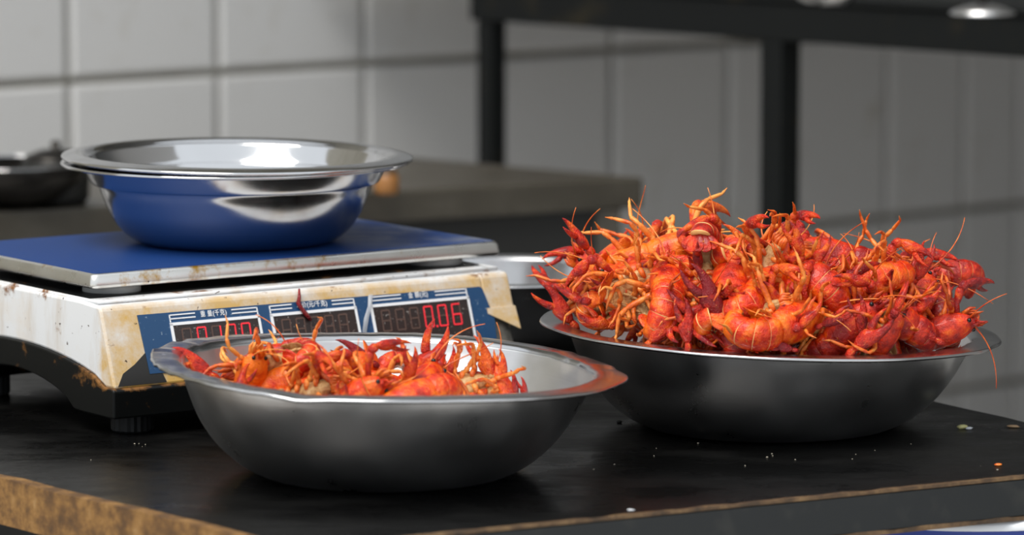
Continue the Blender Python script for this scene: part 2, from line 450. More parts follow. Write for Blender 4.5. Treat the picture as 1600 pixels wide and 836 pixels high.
# ---------------------------------------------------------------- second black table behind, on the right
d1, d2 = 4.5, 4.18
b1 = Vector(((768 - 800) / FPX * d1, CAMP.y + d1, 0)); b2 = Vector(((1220 - 800) / FPX * d2, CAMP.y + d2, 0))
bd = (b2 - b1).normalized(); bn = Vector((-bd.y, bd.x, 0))
zt = 0.217
bt = empty('black_table', (b1.x, b1.y, -0.80))
tag(bt, 'tall black iron table behind the crayfish heap at upper right', 'table')
bo = Vector((b1.x, b1.y, -0.80))
a0 = b1 - bd * 0.020 - bn * 0.018; a1 = b1 + bd * 1.25 - bn * 0.018; aw = a0 - bd * 0.25
mb = MB(); prism(mb, [((p - bo).x, (p - bo).y) for p in (aw, a1, a1 + bn * 1.1, aw + bn * 1.1)], 0.80 + zt - 0.008, 0.80 + zt)  # top stretched back and sideways so that it shades the tiled wall
mb.build('tabletop', [M_BLACKIRON], bt, smooth=False, bevel=0.002)
for s0 in (0.0, 0.51):
    r0 = (aw if s0 else a0) + bn * (0.004 + s0) - bo; r1 = a1 + bn * (0.004 + s0) - bo; th = bn * 0.024
    mb = MB(); prism(mb, [(p.x, p.y) for p in (r0, r1, r1 + th, r0 + th)], 0.80 + zt - 0.047, 0.80 + zt - 0.008)
    mb.build('rail', [M_BLACKIRON], bt, smooth=False, bevel=0.002)
L12 = (b2 - b1).length
for s in (0.0, L12, L12 + 0.75):
    for w in (0.0,):
        q = b1 + bd * s + bn * w - bo
        hw = 0.0115 if s == 0 else 0.0145
        M = Matrix.Translation((q.x, q.y, 0)) @ Matrix.Rotation(math.atan2(bd.y, bd.x), 4, 'Z')
        MB().box((0, 0, (0.80 + zt - 0.047) / 2), (hw, hw, (0.80 + zt - 0.047) / 2), 0, M).build('post', [M_BLACKIRON], bt, smooth=False, bevel=0.002)
for (px, py, nm, lab, rr) in ((1535, 22, 'lidded_dish', 'steel lid with a knob at the far right on the tall black table', 0.03), (1290, 6, 'steel_dish', 'shallow steel dish on the tall black table above its middle post', 0.035)):
    p = atz(px, py, zt)
    e = empty(nm, (p.x, p.y, zt)); tag(e, lab, 'lid' if 'lidded' in nm else 'dish')
    if 'lidded' in nm:
        mb = MB(); mb.lathe([(rr, 0), (rr, 0.002), (rr * 0.6, 0.007), (0.004, 0.010)], 40); mb.build('cover', [M_STEEL], e)
        mb = MB(); mb.lathe([(0.004, 0.009), (0.004, 0.014), (0.007, 0.016), (0.006, 0.020), (0.0005, 0.021)], 20); mb.build('knob', [M_WOK], e)
    else:
        bowl_profile_mesh([(0.001, 0), (rr * 0.6, 0), (rr * 0.8, 0.006), (rr, 0.014)], 0.001).build('dish_body', [M_POLISH], e)
        MB().tube([(rr * math.cos(a * PI / 20), rr * math.sin(a * PI / 20), 0.014) for a in range(41)], 0.001, 6).build('rim', [M_POLISH], e)

# ---------------------------------------------------------------- blue drum under the table
pd = aty(1530, 826, -0.02)
dr = empty('plastic_drum', (pd.x, 0.115, -0.80)); tag(dr, 'blue plastic drum with a pale lid standing under the table', 'drum')
zt2 = 0.80 + aty(1530, 817, -0.02).z
mb = MB(); mb.lathe([(0.001, 0), (0.12, 0), (0.125, 0.01), (0.135, 0.2), (0.132, 0.21), (0.136, 0.22), (0.132, zt2 - 0.02), (0.130, zt2 - 0.006)], 48); mb.build('barrel', [M_BLUETUB], dr)
mb = MB(); mb.lathe([(0.133, zt2 - 0.006), (0.134, zt2 - 0.002), (0.130, zt2), (0.001, zt2 + 0.001)], 48); mb.build('lid', [M_WHITEPL], dr)
# ================================================================ electronic price scale
SC_O = Vector((-0.2818, 0.1743, 0)); SC_YAW = math.atan2(0.583, 0.812)
sc = empty('price_scale', SC_O, (0, 0, SC_YAW))
tag(sc, 'stained white electronic price scale with blue platform and red digits', 'scale')
U0, U1 = -0.0105, 0.3235
# housing: profile in depth (y) and height (z), extruded along the width
def arch(zb, zp, y0, y1, n=16):
    return [(y0 + (y1 - y0) * i / n, zb + (zp - zb) * (math.sin(PI * i / n) ** 0.62)) for i in range(n + 1)]
prof = [(-0.0455, 0.0335), (-0.0282, 0.0835), (-0.0262, 0.0865), (0.0, 0.0880), (0.212, 0.0880), (0.216, 0.084), (0.218, 0.0335)] + list(reversed(arch(0.0335, 0.0520, -0.034, 0.208)))
mb = MB()
# side walls, front, top and back as one shell; the front right corner is broken off low down
prism(mb, prof, U0, U1 - 0.024, 0)
prof2 = [(-0.0355, 0.062)] + prof[1:6] + [(0.218, 0.0335)] + prof[7:-1] + [(-0.030, 0.044)]
prism(mb, prof2, U1 - 0.0243, U1, 0)
mb.build('housing', [M_HOUSE], sc, smooth=False, bevel=0.0016, segs=2)
MB().box(((U0 + U1) / 2, 0.108, 0.0884), ((U1 - U0) / 2 - 0.006, 0.103, 0.0006)).build('top_plate', [M_BLACKPL], sc, smooth=False)
# ledge line around the top
mb = MB()
mb.tube([(U0 + 0.004, 0.21, 0.0885), (U0 + 0.004, -0.019, 0.0885), (U1 - 0.004, -0.019, 0.0885), (U1 - 0.004, 0.21, 0.0885)], 0.0014, 6)
mb.build('top_bead', [M_HOUSE], sc)
# broken corner: grimy inside seen where the shell is gone
mb = MB()
mb.loft([[(U1 - 0.0235, -0.0345, 0.062), (U1 - 0.0235, -0.0425, 0.036), (U1 - 0.0235, -0.02, 0.036), (U1 - 0.0235, -0.02, 0.062)],
         [(U1 - 0.006, -0.0335, 0.0615), (U1 - 0.003, -0.0405, 0.036), (U1 - 0.003, -0.02, 0.036), (U1 - 0.006, -0.02, 0.0615)]])
o = mb.build('broken_corner', [M_INNER], sc, smooth=False, bevel=0.002); o['label'] = 'broken grimy lower corner of the housing'
mb = MB()
mb.loft([[(U1 - 0.0245, -0.0362, 0.0632), (U1 - 0.0245, -0.0378, 0.0595), (U1 - 0.0245, -0.0335, 0.0595), (U1 - 0.0245, -0.0335, 0.0632)],
         [(U1 + 0.0002, -0.0362, 0.0632), (U1 + 0.0002, -0.0432, 0.0475), (U1 + 0.0002, -0.0395, 0.0475), (U1 + 0.0002, -0.0335, 0.0632)]])
mb.build('cracked_edge', [M_HOUSE], sc, smooth=False)
# broken lower left lip of the front: dark hole showing the inside
PA = Vector((0, -0.0282, 0.0835)); PB = Vector((0, -0.0455, 0.0335)); PS = (PB - PA).normalized(); PNv = Vector((0, PS.z, -PS.y)); PNv = PNv if PNv.y < 0 else -PNv
def pan(u, w, o=0.0):
    return Vector((u, 0, 0)) + PA + PS * w + PNv * o
def slab(name, pts, o0, o1, m, parent, bevel=0):
    mb = MB(); mb.loft([[pan(u, w, o0) for u, w in pts], [pan(u, w, o1) for u, w in pts]])
    return mb.build(name, [m], parent, smooth=False, bevel=bevel)
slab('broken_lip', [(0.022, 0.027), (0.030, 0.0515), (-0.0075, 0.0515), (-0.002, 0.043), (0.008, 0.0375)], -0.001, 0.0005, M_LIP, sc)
st = slab('display_sticker', [(0.0165, 0.0045), (0.2965, 0.0058), (0.2985, 0.0075), (0.304, 0.030), (0.302, 0.047), (0.018, 0.045)], -0.0002, 0.0009, M_STICKER, sc)
def rect(u0, u1, w0, w1): return [(u0, w0), (u1, w0), (u1, w1), (u0, w1)]
SEG = {'0': 'abcdef', '1': 'bc', '5': 'acdfg', '6': 'acdefg', '8': 'abcdefg', ' ': ''}
def digit(u, w, wd, ht, ch, win, M, name, o):
    """seven segment digit made of small dots along each lit bar"""
    mb = MB(); th = 0.0011
    segs = {'a': ((0, 0), (1, 0)), 'b': ((1, 0), (1, .5)), 'c': ((1, .5), (1, 1)), 'd': ((0, 1), (1, 1)), 'e': ((0, .5), (0, 1)), 'f': ((0, 0), (0, .5)), 'g': ((0, .5), (1, .5))}
    for s in SEG[ch]:
        (x0, y0), (x1, y1) = segs[s]
        n = 4 if s in 'adg' else 5
        for i in range(n):
            f = (i + 0.5) / n
            x = u + wd * (x0 + (x1 - x0) * f); y = w + ht * (y0 + (y1 - y0) * f)
            x += 0.0007 * (0.5 - (y - w) / ht)
            hx, hy = (wd / n * 0.43, th * 0.5) if s in 'adg' else (th * 0.5, ht * 0.5 / n * 0.43)
            mb.loft([[pan(a, b, o) for a, b in rect(x - hx, x + hx, y - hy, y + hy)], [pan(a, b, o + 0.0002) for a, b in rect(x - hx, x + hx, y - hy, y + hy)]])
    return mb.build(name, [M], win, smooth=False)
def text_mesh(name, s, u, w, h, stretch, parent):
    cu = bpy.data.curves.new('lettering', 'FONT'); cu.body = s; cu.size = h; cu.extrude = 0.0001; cu.offset = 0.00003
    cu.align_x = 'CENTER'; cu.align_y = 'CENTER'; cu.space_character = 1.12
    tmp = bpy.data.objects.new('lettering', cu); COL.objects.link(tmp)
    dg = bpy.context.evaluated_depsgraph_get()
    me = bpy.data.meshes.new_from_object(tmp.evaluated_get(dg))
    bpy.data.objects.remove(tmp)
    for v in me.vertices:
        v.co = pan(u + v.co.x * stretch, w - v.co.y, 0.0012 + v.co.z)
    me.materials.clear(); me.materials.append(M_PRINT)
    return link(name, me, parent)
WINS = [(0.0405, 0.1100, '\u91cd \u91cf(\u5343\u514b)', ' 0100', 0.0505, 1), (0.1200, 0.1890, '\u5355\u4ef7(\u5143/\u5343\u514b)', '     ', None, None), (0.2018, 0.2842, '\u91d1 \u989d(\u5143)', '   006', None, 3)]
for (u0, u1, txt, digs, _, dot) in WINS:
    w0, w1 = 0.0125, 0.043
    win = slab('display_window', rect(u0 + 0.0012, u1 - 0.0004, w0 + 0.0012, w1), 0.0, 0.0012, M_WIN, sc)
    fr = MB()
    for r4 in (rect(u0 - 0.0006, u1 + 0.0010, w0 - 0.0006, w0 + 0.0014), rect(u0 - 0.0006, u0 + 0.0014, w0, w1), rect(u1 - 0.0008, u1 + 0.0010, w0, w1)):
        fr.loft([[pan(a, b, 0.0004) for a, b in r4], [pan(a, b, 0.0016) for a, b in r4]])
    fr.build('window_border', [M_PRINT], win, smooth=False)
    mid = (u0 + u1) / 2; half = 0.0165 if '/' in txt else 0.0145
    for side_ in (0, 1):
        ln = MB(); (a, b) = ((u0 - 0.0002, mid - half), (mid + half, u1 + 0.0004))[side_]
        for ww in (0.0062, 0.0088):
            r4 = rect(a, b, ww, ww + 0.0008)
            ln.loft([[pan(x, y, 0.0005) for x, y in r4], [pan(x, y, 0.0013) for x, y in r4]])
        x = (u0 - 0.0002, u1 - 0.0004)[side_]
        r4 = rect(x, x + 0.0008, 0.0062, 0.0115)
        ln.loft([[pan(a, b, 0.0005) for a, b in r4], [pan(a, b, 0.0013) for a, b in r4]])
        ln.build('heading_lines', [M_PRINT], sc, smooth=False)
    text_mesh('lettering', txt, mid, 0.0080, 0.0046, 0.86, sc)
    nd = len(digs); pitch = (u1 - u0 - 0.011) / nd; dw = pitch * 0.56
    for i, ch in enumerate(digs):
        uu = u0 + 0.0075 + pitch * i; ww = 0.0168; hh = 0.0145
        digit(uu, ww, dw, hh, '8', win, M_UNLIT, 'unlit_digit', 0.00125)
        if ch != ' ':
            d = digit(uu, ww, dw, hh, ch, win, M_LIT, 'lit_digit', 0.0015)
    if dot:
        uu = u0 + 0.0075 + pitch * dot + dw + pitch * 0.2; 
        mb = MB(); r4 = rect(uu - 0.0007, uu + 0.0007, 0.0306, 0.0320)
        mb.loft([[pan(a, b, 0.0012) for a, b in r4], [pan(a, b, 0.0017) for a, b in r4]]); mb.build('decimal_point', [M_LIT], win, smooth=False)
mb = MB(); tp = [(0.2030, 0.0050), (0.2005, 0.0130), (0.1960, 0.0210), (0.1915, 0.0320)]
mb.loft([[pan(u - 0.0018, w, 0.0018 + 0.0006 * (i % 2)), pan(u + 0.0018, w, 0.0022), pan(u + 0.0018, w, 0.0027), pan(u - 0.0018, w, 0.0024 + 0.0006 * (i % 2))] for i, (u, w) in enumerate(tp)])
mb.build('clear_tape', [M_TAPE], sc)
# black base with arched underside
bp = [(-0.0475, 0.0135), (-0.0475, 0.0320), (-0.0450, 0.0340)] + arch(0.0338, 0.0522, -0.034, 0.208) + [(0.220, 0.0340), (0.220, 0.0135), (0.185, 0.0135)] + list(reversed(arch(0.0140, 0.0330, 0.006, 0.168))) + [(-0.004, 0.0135)]
mb = MB(); prism(mb, bp, U0 - 0.002, U1 + 0.002, 0)
mb.build('base', [M_BLACKPL], sc, smooth=False, bevel=0.0012)
for (fu, fv) in ((0.018, -0.020), (0.295, -0.020), (0.018, 0.180), (0.295, 0.180)):
    mb = MB(); n = 40; rings = []
    for z, k in ((0.0, 0.93), (0.0012, 1.0), (0.0135, 1.0), (0.0145, 0.9)):
        rings.append([((0.0140 + (0.0007 if j % 2 else 0)) * k * math.cos(2 * PI * j / n) + fu, (0.0140 + (0.0007 if j % 2 else 0)) * k * math.sin(2 * PI * j / n) + fv, z) for j in range(n)])
    mb.loft(rings); mb.build('foot', [M_RUBBER], sc, smooth=False)
for (fu, fv) in ((0.032, 0.030), (0.300, 0.030), (0.032, 0.185), (0.300, 0.185)):
    mb = MB(); mb.lathe([(0.0005, 0.0878), (0.0195, 0.0878), (0.0200, 0.0890), (0.0200, 0.0932), (0.0190, 0.0945), (0.0005, 0.0945)], 40)
    for i, v in enumerate(mb.v): mb.v[i] = (v[0] + fu, v[1] + fv, v[2])
    mb.build('support_pad', [M_GREYPL], sc, angle=40)
# platform tray with skirt
def rr(x0, x1, y0, y1, r, z, n=5):
    out = []
    for (cx, cy, a0) in ((x1 - r, y1 - r, 0), (x0 + r, y1 - r, 90), (x0 + r, y0 + r, 180), (x1 - r, y0 + r, 270)):
        for i in range(n + 1):
            a = R(a0 + 90 * i / n); out.append((cx + r * math.cos(a), cy + r * math.sin(a), z))
    return out
mb = MB(); a, b, c2, d = 0.0, 0.338, 0.0, 0.215
mb.loft([rr(a + 0.0015, b - 0.0015, c2 + 0.0015, d - 0.0015, 0.004, 0.0948), rr(a + 0.0004, b - 0.0004, c2 + 0.0004, d - 0.0004, 0.005, 0.0955), rr(a, b, c2, d, 0.005, 0.0975), rr(a + 0.0008, b - 0.0008, c2 + 0.0008, d - 0.0008, 0.005, 0.1030),
         rr(a + 0.0022, b - 0.0022, c2 + 0.0022, d - 0.0022, 0.005, 0.1046), rr(a + 0.0040, b - 0.0040, c2 + 0.0040, d - 0.0040, 0.005, 0.1050)])
plat = mb.build('platform', [M_TRAY], sc, angle=50)
mb = MB(); mb.loft([rr(0.0035, 0.3345, 0.0035, 0.2115, 0.004, 0.1049), rr(0.0037, 0.3343, 0.0037, 0.2113, 0.004, 0.1053)])
mb.build('platform_film', [M_FILM], plat, smooth=False)
# small bits stuck to the film's far right corner
SCM = Matrix.Translation(SC_O) @ Matrix.Rotation(SC_YAW, 4, 'Z')

# ================================================================ steel bowls
def smooth_prof(pts, n=5):
    """Catmull-Rom through the points"""
    out = []
    P = [pts[0]] + list(pts) + [pts[-1]]
    for i in range(1, len(P) - 2):
        p0, p1, p2, p3 = [np.array(q, float) for q in P[i - 1:i + 3]]
        for k in range(n):
            t = k / n
            out.append(tuple(0.5 * ((2 * p1) + (-p0 + p2) * t + (2 * p0 - 5 * p1 + 4 * p2 - p3) * t * t + (-p0 + 3 * p1 - 3 * p2 + p3) * t ** 3)))
    out.append(tuple(pts[-1])); return out
def make_bowl(name, loc, wall_pts, flange, label, wob=None, m_body=None, m_rim=None, th=0.0009, tilt=(0, 0, 0), n=128, group=None, bead=0.0013):
    e = empty(name, loc, tilt); tag(e, label, 'bowl', group)
    wp = smooth_prof(wall_pts)
    outer = wp; inner = [(max(r - th, 0.0004), z + (th if r < wall_pts[-1][0] * 0.6 else th * 0.4)) for r, z in reversed(wp)]
    mb = MB(); mb.lathe(outer + inner, n, 0, wob); mb.build('bowl_body', [m_body or M_STEEL], e)
    rw, zw = wall_pts[-1]
    fl = smooth_prof([(rw - th, zw - 0.0002)] + flange, 4)
    Rr, Zr = flange[-1]
    ring = [(r, z) for r, z in fl] + [(Rr + bead * math.cos(a), Zr - bead + bead * math.sin(a)) for a in [PI / 2 - k * PI / 4 for k in range(1, 7)]] + [(r, z - 0.0010) for r, z in reversed(fl)]
    mb = MB(); mb.lathe(ring + [ring[0]], n, 0, wob); mb.build('rim', [m_rim or M_RIM], e)
    return e
# front bowl: bent rim, pointed at the right, pressed down there and lifted at the left
FB = Vector((-0.0797, 0.003, 0)); FH = 0.0665
def wob_front(r, z, t):
    k = max(0.0, min(1.0, z / FH)); k2 = k ** 3; ed = max(0.0, min(1.0, (r - 0.10) / 0.048))
    c = math.cos(t); tt = math.atan2(math.sin(t), c)
    dz = -0.0078 * c * abs(c) ** 0.8 * k2 * ed ** 0.5
    dr = 0.0045 * math.exp(-(tt / 0.16) ** 2) * k2 * ed
    dz -= 0.0018 * math.exp(-((tt + 1.9) / 0.10) ** 2) * k2 * ed
    cr = mnoise.noise(Vector((math.cos(t) * 7, math.sin(t) * 7, 0.3))) * 0.0012 + 0.0009 * mnoise.noise(Vector((math.cos(t) * 22, math.sin(t) * 22, z * 40)))
    left = math.exp(-((abs(tt) - PI) / 0.55) ** 2); right = math.exp(-((tt - 0.45) / 0.30) ** 2)
    dr += cr * k2 * (0.4 + 1.6 * right + 1.2 * left)
    dz += 0.0022 * mnoise.noise(Vector((math.cos(t) * 14, math.sin(t) * 14, 5))) * ed * k2 * (0.15 + left + 0.6 * right)
    return r + dr, z + dz
front_bowl = make_bowl('steel_bowl', FB, [(0.0005, 0.0012), (0.060, 0.0012), (0.074, 0.0002), (0.082, 0.0022), (0.094, 0.0088), (0.108, 0.0215), (0.119, 0.0375), (0.1265, 0.0545), (0.1300, 0.0662)],
    [(0.1325, 0.0690), (0.140, 0.0695), (0.1478, 0.0690)], 'dented steel bowl in front of the scale, few crayfish inside, rim bent', wob_front)
RB = Vector((0.1745, 0.1965, 0)); RH = 0.064
def wob_right(r, z, t):
    k = max(0.0, min(1.0, z / RH)); k2 = k ** 3; ed = max(0.0, min(1.0, (r - 0.10) / 0.055))
    c = math.cos(t); tt = math.atan2(math.sin(t), c)
    dz = (-0.0060 * c - 0.0012 * math.sin(t)) * k2 * ed ** 0.5 
    dr = 0.0016 * mnoise.noise(Vector((math.cos(t) * 4, math.sin(t) * 4, 9))) * k2
    rt = math.exp(-((tt + 0.35) / 0.28) ** 2)
    dr += 0.0016 * rt * k2 * abs(math.sin(tt * 9))
    return r + dr, z + dz
right_bowl = make_bowl('steel_bowl', RB, [(0.0005, 0.0012), (0.064, 0.0012), (0.079, 0.0002), (0.088, 0.0024), (0.101, 0.0095), (0.115, 0.0225), (0.1255, 0.0375), (0.1325, 0.0525), (0.1362, 0.0640)],
    [(0.1390, 0.0664), (0.146, 0.0668), (0.1545, 0.0664)], 'wide steel bowl at right heaped high with red crayfish', wob_right)
# two nested bowls on the platform
SB = SCM @ Vector((0.180, 0.107, 0.1053))
sp = [(0.0005, 0.0010), (0.050, 0.0010), (0.062, 0.0002), (0.071, 0.0020), (0.081, 0.0090), (0.0895, 0.0210), (0.0955, 0.0340), (0.0985, 0.0430), (0.1012, 0.0437), (0.1035, 0.0445), (0.1100, 0.0575)]
sf = [(0.1118, 0.0599), (0.1155, 0.0608), (0.1235, 0.0590)]
make_bowl('polished_bowl', SB, sp, sf, 'polished steel bowl resting on the blue scale platform, outer of two nested', None, M_SATIN, M_POLISH)
make_bowl('polished_bowl', SB + Vector((0.0008, 0, 0.0032)), [(r * 0.985, z) for r, z in sp[:-1]] + [(0.1083, 0.0578)], [(0.1105, 0.0602), (0.1150, 0.0612), (0.1245, 0.0594)], 'polished empty steel bowl nested inside the other one on the scale', None, M_POLISH, M_POLISH, tilt=(R(0.25), R(0.75), 0))
make_bowl('steel_bowl', (-0.003, 0.545, 0), [(r * 0.66, z * 0.93) for r, z in [(0.0005, 0.0012), (0.060, 0.0012), (0.074, 0.0002), (0.084, 0.0022), (0.098, 0.0088), (0.112, 0.0215), (0.122, 0.0375), (0.1285, 0.0545), (0.1320, 0.0660)]],
    [(0.0885, 0.0630), (0.094, 0.0634), (0.1010, 0.0632)], 'empty steel bowl behind the right end of the scale', None, M_RIM, M_RIM)
# ================================================================ crayfish
def lerp_tab(t, tab):
    for i in range(len(tab) - 1):
        if t <= tab[i + 1][0]:
            f = (t - tab[i][0]) / (tab[i + 1][0] - tab[i][0]); f = f * f * (3 - 2 * f) if False else f
            return tab[i][1] + (tab[i + 1][1] - tab[i][1]) * f
    return tab[-1][1]
LC = 0.044
CW = [(0, .0088), (.10, .0104), (.30, .0116), (.52, .0116), (.60, .0106), (.66, .0104), (.78, .0086), (.88, .0058), (.95, .0030), (1.0, .0006)]
CT = [(0, .0080), (.10, .0094), (.30, .0104), (.52, .0102), (.60, .0092), (.66, .0092), (.78, .0074), (.88, .0054), (.95, .0044), (1.0, .0036)]
CB = [(0, .0050), (.20, .0072), (.5, .0076), (.75, .0056), (.88, .0020), (.95, -.0014), (1.0, -.0026)]
def carapace_mesh(rng):
    mb = MB(); rings = []; N = 26
    ts = [0, .03, .10, .20, .32, .44, .53, .57, .60, .64, .70, .78, .85, .91, .96, 1.0]
    for t in ts:
        w, h, b = lerp_tab(t, CW), lerp_tab(t, CT), lerp_tab(t, CB); ring = []
        for j in range(N):
            a = 2 * PI * j / N; ca, sa = math.cos(a), math.sin(a)
            y = w * math.copysign(abs(ca) ** 0.88, ca)
            z = h * abs(sa) ** 0.92 if sa >= 0 else -b * abs(sa) ** 0.6
            ring.append((t * LC + 0.001, y, z + 0.0004 * mnoise.noise(Vector((t * 9, ca * 2, sa * 2)))))
        rings.append(ring)
    def mf(i, j): 
        a = 2 * PI * (j + .5) / N
        return 1 if math.sin(a) < -0.80 and ts[i] < 0.9 else 0
    mb.loft(rings, 0, mfun=mf)
    # rostrum spike and side teeth
    mb.tube([(LC * 0.90, 0, 0.0044), (LC * 1.02, 0, 0.0046), (LC * 1.16, 0, 0.0058)], [0.0024, 0.0018, 0.0002], 6, 0, 0.6)
    for s in (-1, 1): mb.tube([(LC * 0.98, s * 0.0022, 0.0045), (LC * 1.07, s * 0.0030, 0.0058)], [0.0010, 0.0001], 5)
    return mb.mesh('carapace', [M_SHELL, M_BELLY])
def under_mesh(rng):
    """underside: lumpy pale chest plate, coxae of the legs and mouth parts"""
    mb = MB(); rings = []
    for i in range(11):
        f = i / 10; x = 0.001 + 0.036 * f; w = 0.0078 * math.sin(PI * (0.12 + 0.80 * f)) ** 0.6; ring = []
        for j in range(16):
            a = 2 * PI * j / 16
            n_ = 1 + 0.22 * mnoise.noise(Vector((x * 420, math.cos(a) * 2.2, math.sin(a) * 2.2 + rng.random() * .1)))
            ring.append((x, w * math.cos(a) * n_, -0.0060 + 0.0036 * math.sin(a) * n_))
        rings.append(ring)
    mb.loft(rings)
    for k in range(4):
        x = 0.007 + k * 0.0072
        for s in (-1, 1):
            mb.tube([(x - 0.001, s * 0.0022, -0.0092), (x, s * 0.0052, -0.0090), (x + 0.0008, s * 0.0084, -0.0066)], [0.0012, 0.0021, 0.0019], 7, 1)
    for s in (-1, 1):
        for q in range(3):
            mb.tube([(0.034 + q * 0.001, s * (0.0012 + 0.0014 * q), -0.0055), (0.040 + q * 0.001, s * (0.0014 + 0.0016 * q), -0.0075), (0.046, s * (0.001 + 0.0012 * q), -0.0035 - 0.002 * q)], [0.0015, 0.0014, 0.0005], 6, 1)
    return mb.mesh('underside', [M_BELLY, M_LEG])
def abdomen_geo(curl):
    """points and frames along the tail: list of (pos, tangent, up)"""
    fr = []; p = Vector((0.002, 0, 0.0006)); a = 0.0; L = 0.0064
    for i in range(7):
        tdir = Vector((-math.cos(a), 0, -math.sin(a))); up = Vector((-math.sin(a), 0, math.cos(a)))
        fr.append((p.copy(), tdir, up)); p = p + tdir * L
        a += curl / 6.0 * (0.55 + 0.15 * i)
    return fr
def abdomen_mesh(curl):
    fr = abdomen_geo(curl); mb = MB(); N = 22
    for i in range(6):
        p, T, U = fr[i]; q, T2, U2 = fr[i + 1]
        k0 = 1 - 0.055 * i; rings = []
        for f, sc_ in ((-0.10, 0.90), (0.02, 0.98), (0.25, 1.035), (0.60, 1.03), (0.90, 0.985), (1.02, 0.93), (1.16, 0.86)):
            c = p.lerp(q, f); U_ = U.lerp(U2, max(0, min(1, f))).normalized(); ring = []
            w = 0.0100 * k0 * sc_; h = 0.0086 * k0 * sc_
            for j in range(N):
                a = 2 * PI * j / N; ca, sa = math.cos(a), math.sin(a)
                if sa >= -0.30: z = h * math.copysign(abs(sa) ** 0.95, sa) if sa > 0 else 0.0058 * sa * 2.4
                else: z = -0.0042 + 0.0022 * (1 - abs(ca))
                ring.append(c + Vector((0, w * math.copysign(abs(ca) ** 0.9, ca), 0)) + U_ * z)
            rings.append(ring)
        def mf(ii, j):
            a = 2 * PI * (j + .5) / N
            if math.sin(a) < -0.36: return 1
            return 2 if ii >= 5 else 0
        mb.loft(rings, 0, mfun=mf)
    # swimmerets
    for i in range(1, 5):
        p, T, U = fr[i]
        for s in (-1, 1):
            b = p + Vector((0, s * 0.004, 0)) - U * 0.004
            mb.tube([b, b - U * 0.003 - T * 0.002, b - U * 0.0045 - T * 0.005], [0.0011, 0.0012, 0.0004], 5, 1)
    return mb.mesh('abdomen', [M_SHELL, M_BELLY, M_MEMBRANE])
def fan_mesh(curl, spread):
    fr = abdomen_geo(curl); p, T, U = fr[6]; mb = MB(); Yv = Vector((0, 1, 0))
    for ang, ln, wd, lift in ((0, 0.0125, 0.0040, 0.0006), (-24, 0.0130, 0.0042, 0), (24, 0.0130, 0.0042, 0), (-50, 0.0120, 0.0040, -0.0006), (50, 0.0120, 0.0040, -0.0006)):
        an = R(ang * spread); d = T * math.cos(an) + Yv * math.sin(an); s = (Yv * math.cos(an) - T * math.sin(an))
        rings = []
        b0 = p + U * lift + Yv * (0.0030 * ang / 50.0)
        for f, wk, tk in ((0, 0.35, 1), (0.2, 0.75, 1), (0.5, 1.0, 0.8), (0.8, 0.95, 0.5), (0.95, 0.65, 0.35), (1.0, 0.3, 0.2)):
            c = b0 + d * (ln * f) - U * (0.0022 * f * f)
            rings.append([c + s * (wd * wk * math.cos(q)) + U * (0.0011 * tk * math.sin(q)) for q in [2 * PI * j / 10 for j in range(10)]])
        mb.loft(rings)
    return mb.mesh('tail_fan', [M_SHELL])
def chela(mb_palm, mb_fing, base, d, side, up, L, gap, thick=1.0):
    """claw: swollen palm, fixed finger; movable finger in its own mesh"""
    d = d.normalized(); s = side.normalized(); u = d.cross(s).normalized()
    rings = []
    for f, w, h, o in ((0, .24, .26, 0), (.06, .40, .40, 0), (.16, .62, .55, 0), (.28, .74, .62, 0), (.40, .76, .60, .02), (.50, .62, .50, .14), (.56, .44, .40, .26), (.66, .36, .34, .30), (.80, .25, .25, .30), (.92, .14, .15, .22), (1.0, .03, .04, .10)):
        c = base + d * (L * f) + s * (L * 0.20 * o * 1.6)
        rings.append([c + s * (L * .20 * w * math.cos(q) * 1.15) + u * (L * .20 * h * math.sin(q) * thick) for q in [2 * PI * j / 12 for j in range(12)]])
    mb_palm.loft(rings)
    rings = []
    g0 = base + d * (L * .47) - s * (L * .085)
    dd = (d * math.cos(gap) - s * math.sin(gap)).normalized(); ss = (s * math.cos(gap) + d * math.sin(gap)).normalized()
    for f, w, o in ((0, .34, 0), (.12, .40, -.05), (.35, .34, -.16), (.6, .26, -.18), (.85, .15, -.08), (1.0, .03, .06)):
        c = g0 + dd * (L * .54 * f) + ss * (L * .20 * o)
        rings.append([c + ss * (L * .20 * w * math.cos(q)) + u * (L * .20 * w * .95 * math.sin(q)) for q in [2 * PI * j / 10 for j in range(10)]])
    mb_fing.loft(rings)
def claw_meshes(rng, side, pose):
    """pose: (arm yaw, elbow bend, pitch, length, gap)"""
    yaw, bend, pit, L, gap = pose
    mp, mf = MB(), MB(); s = side
    p0 = Vector((0.033, s * 0.0075, -0.0045))
    def dirv(y, p): return Vector((math.cos(p) * math.cos(y), s * math.cos(p) * math.sin(y), math.sin(p)))
    p1 = p0 + dirv(yaw + 0.25, pit - 0.2) * 0.006
    p2 = p1 + dirv(yaw, pit) * 0.0115
    p3 = p2 + dirv(yaw - bend * 0.5, pit) * 0.0062
    mp.tube([p0, p1, p1.lerp(p2, .35), p1.lerp(p2, .8), p2], [.0022, .0019, .0028, .0033, .0026], 9)
    mp.tube([p2 - (p3 - p2) * .12, p2.lerp(p3, .3), p2.lerp(p3, .75), p3], [.0022, .0034, .0034, .0022], 9)
    d = dirv(yaw - bend, pit + 0.1); sd = d.cross(Vector((0, 0, 1)))
    if sd.length < 1e-4: sd = Vector((0, 1, 0))
    sd = sd * (-s)
    chela(mp, mf, p3 - d * 0.001, d, sd, None, L, gap)
    return mp.mesh('claw', [M_CLAW]), mf.mesh('finger', [M_CLAW]), (p2, p3 + d * L * .35, p3 + d * L * .8)
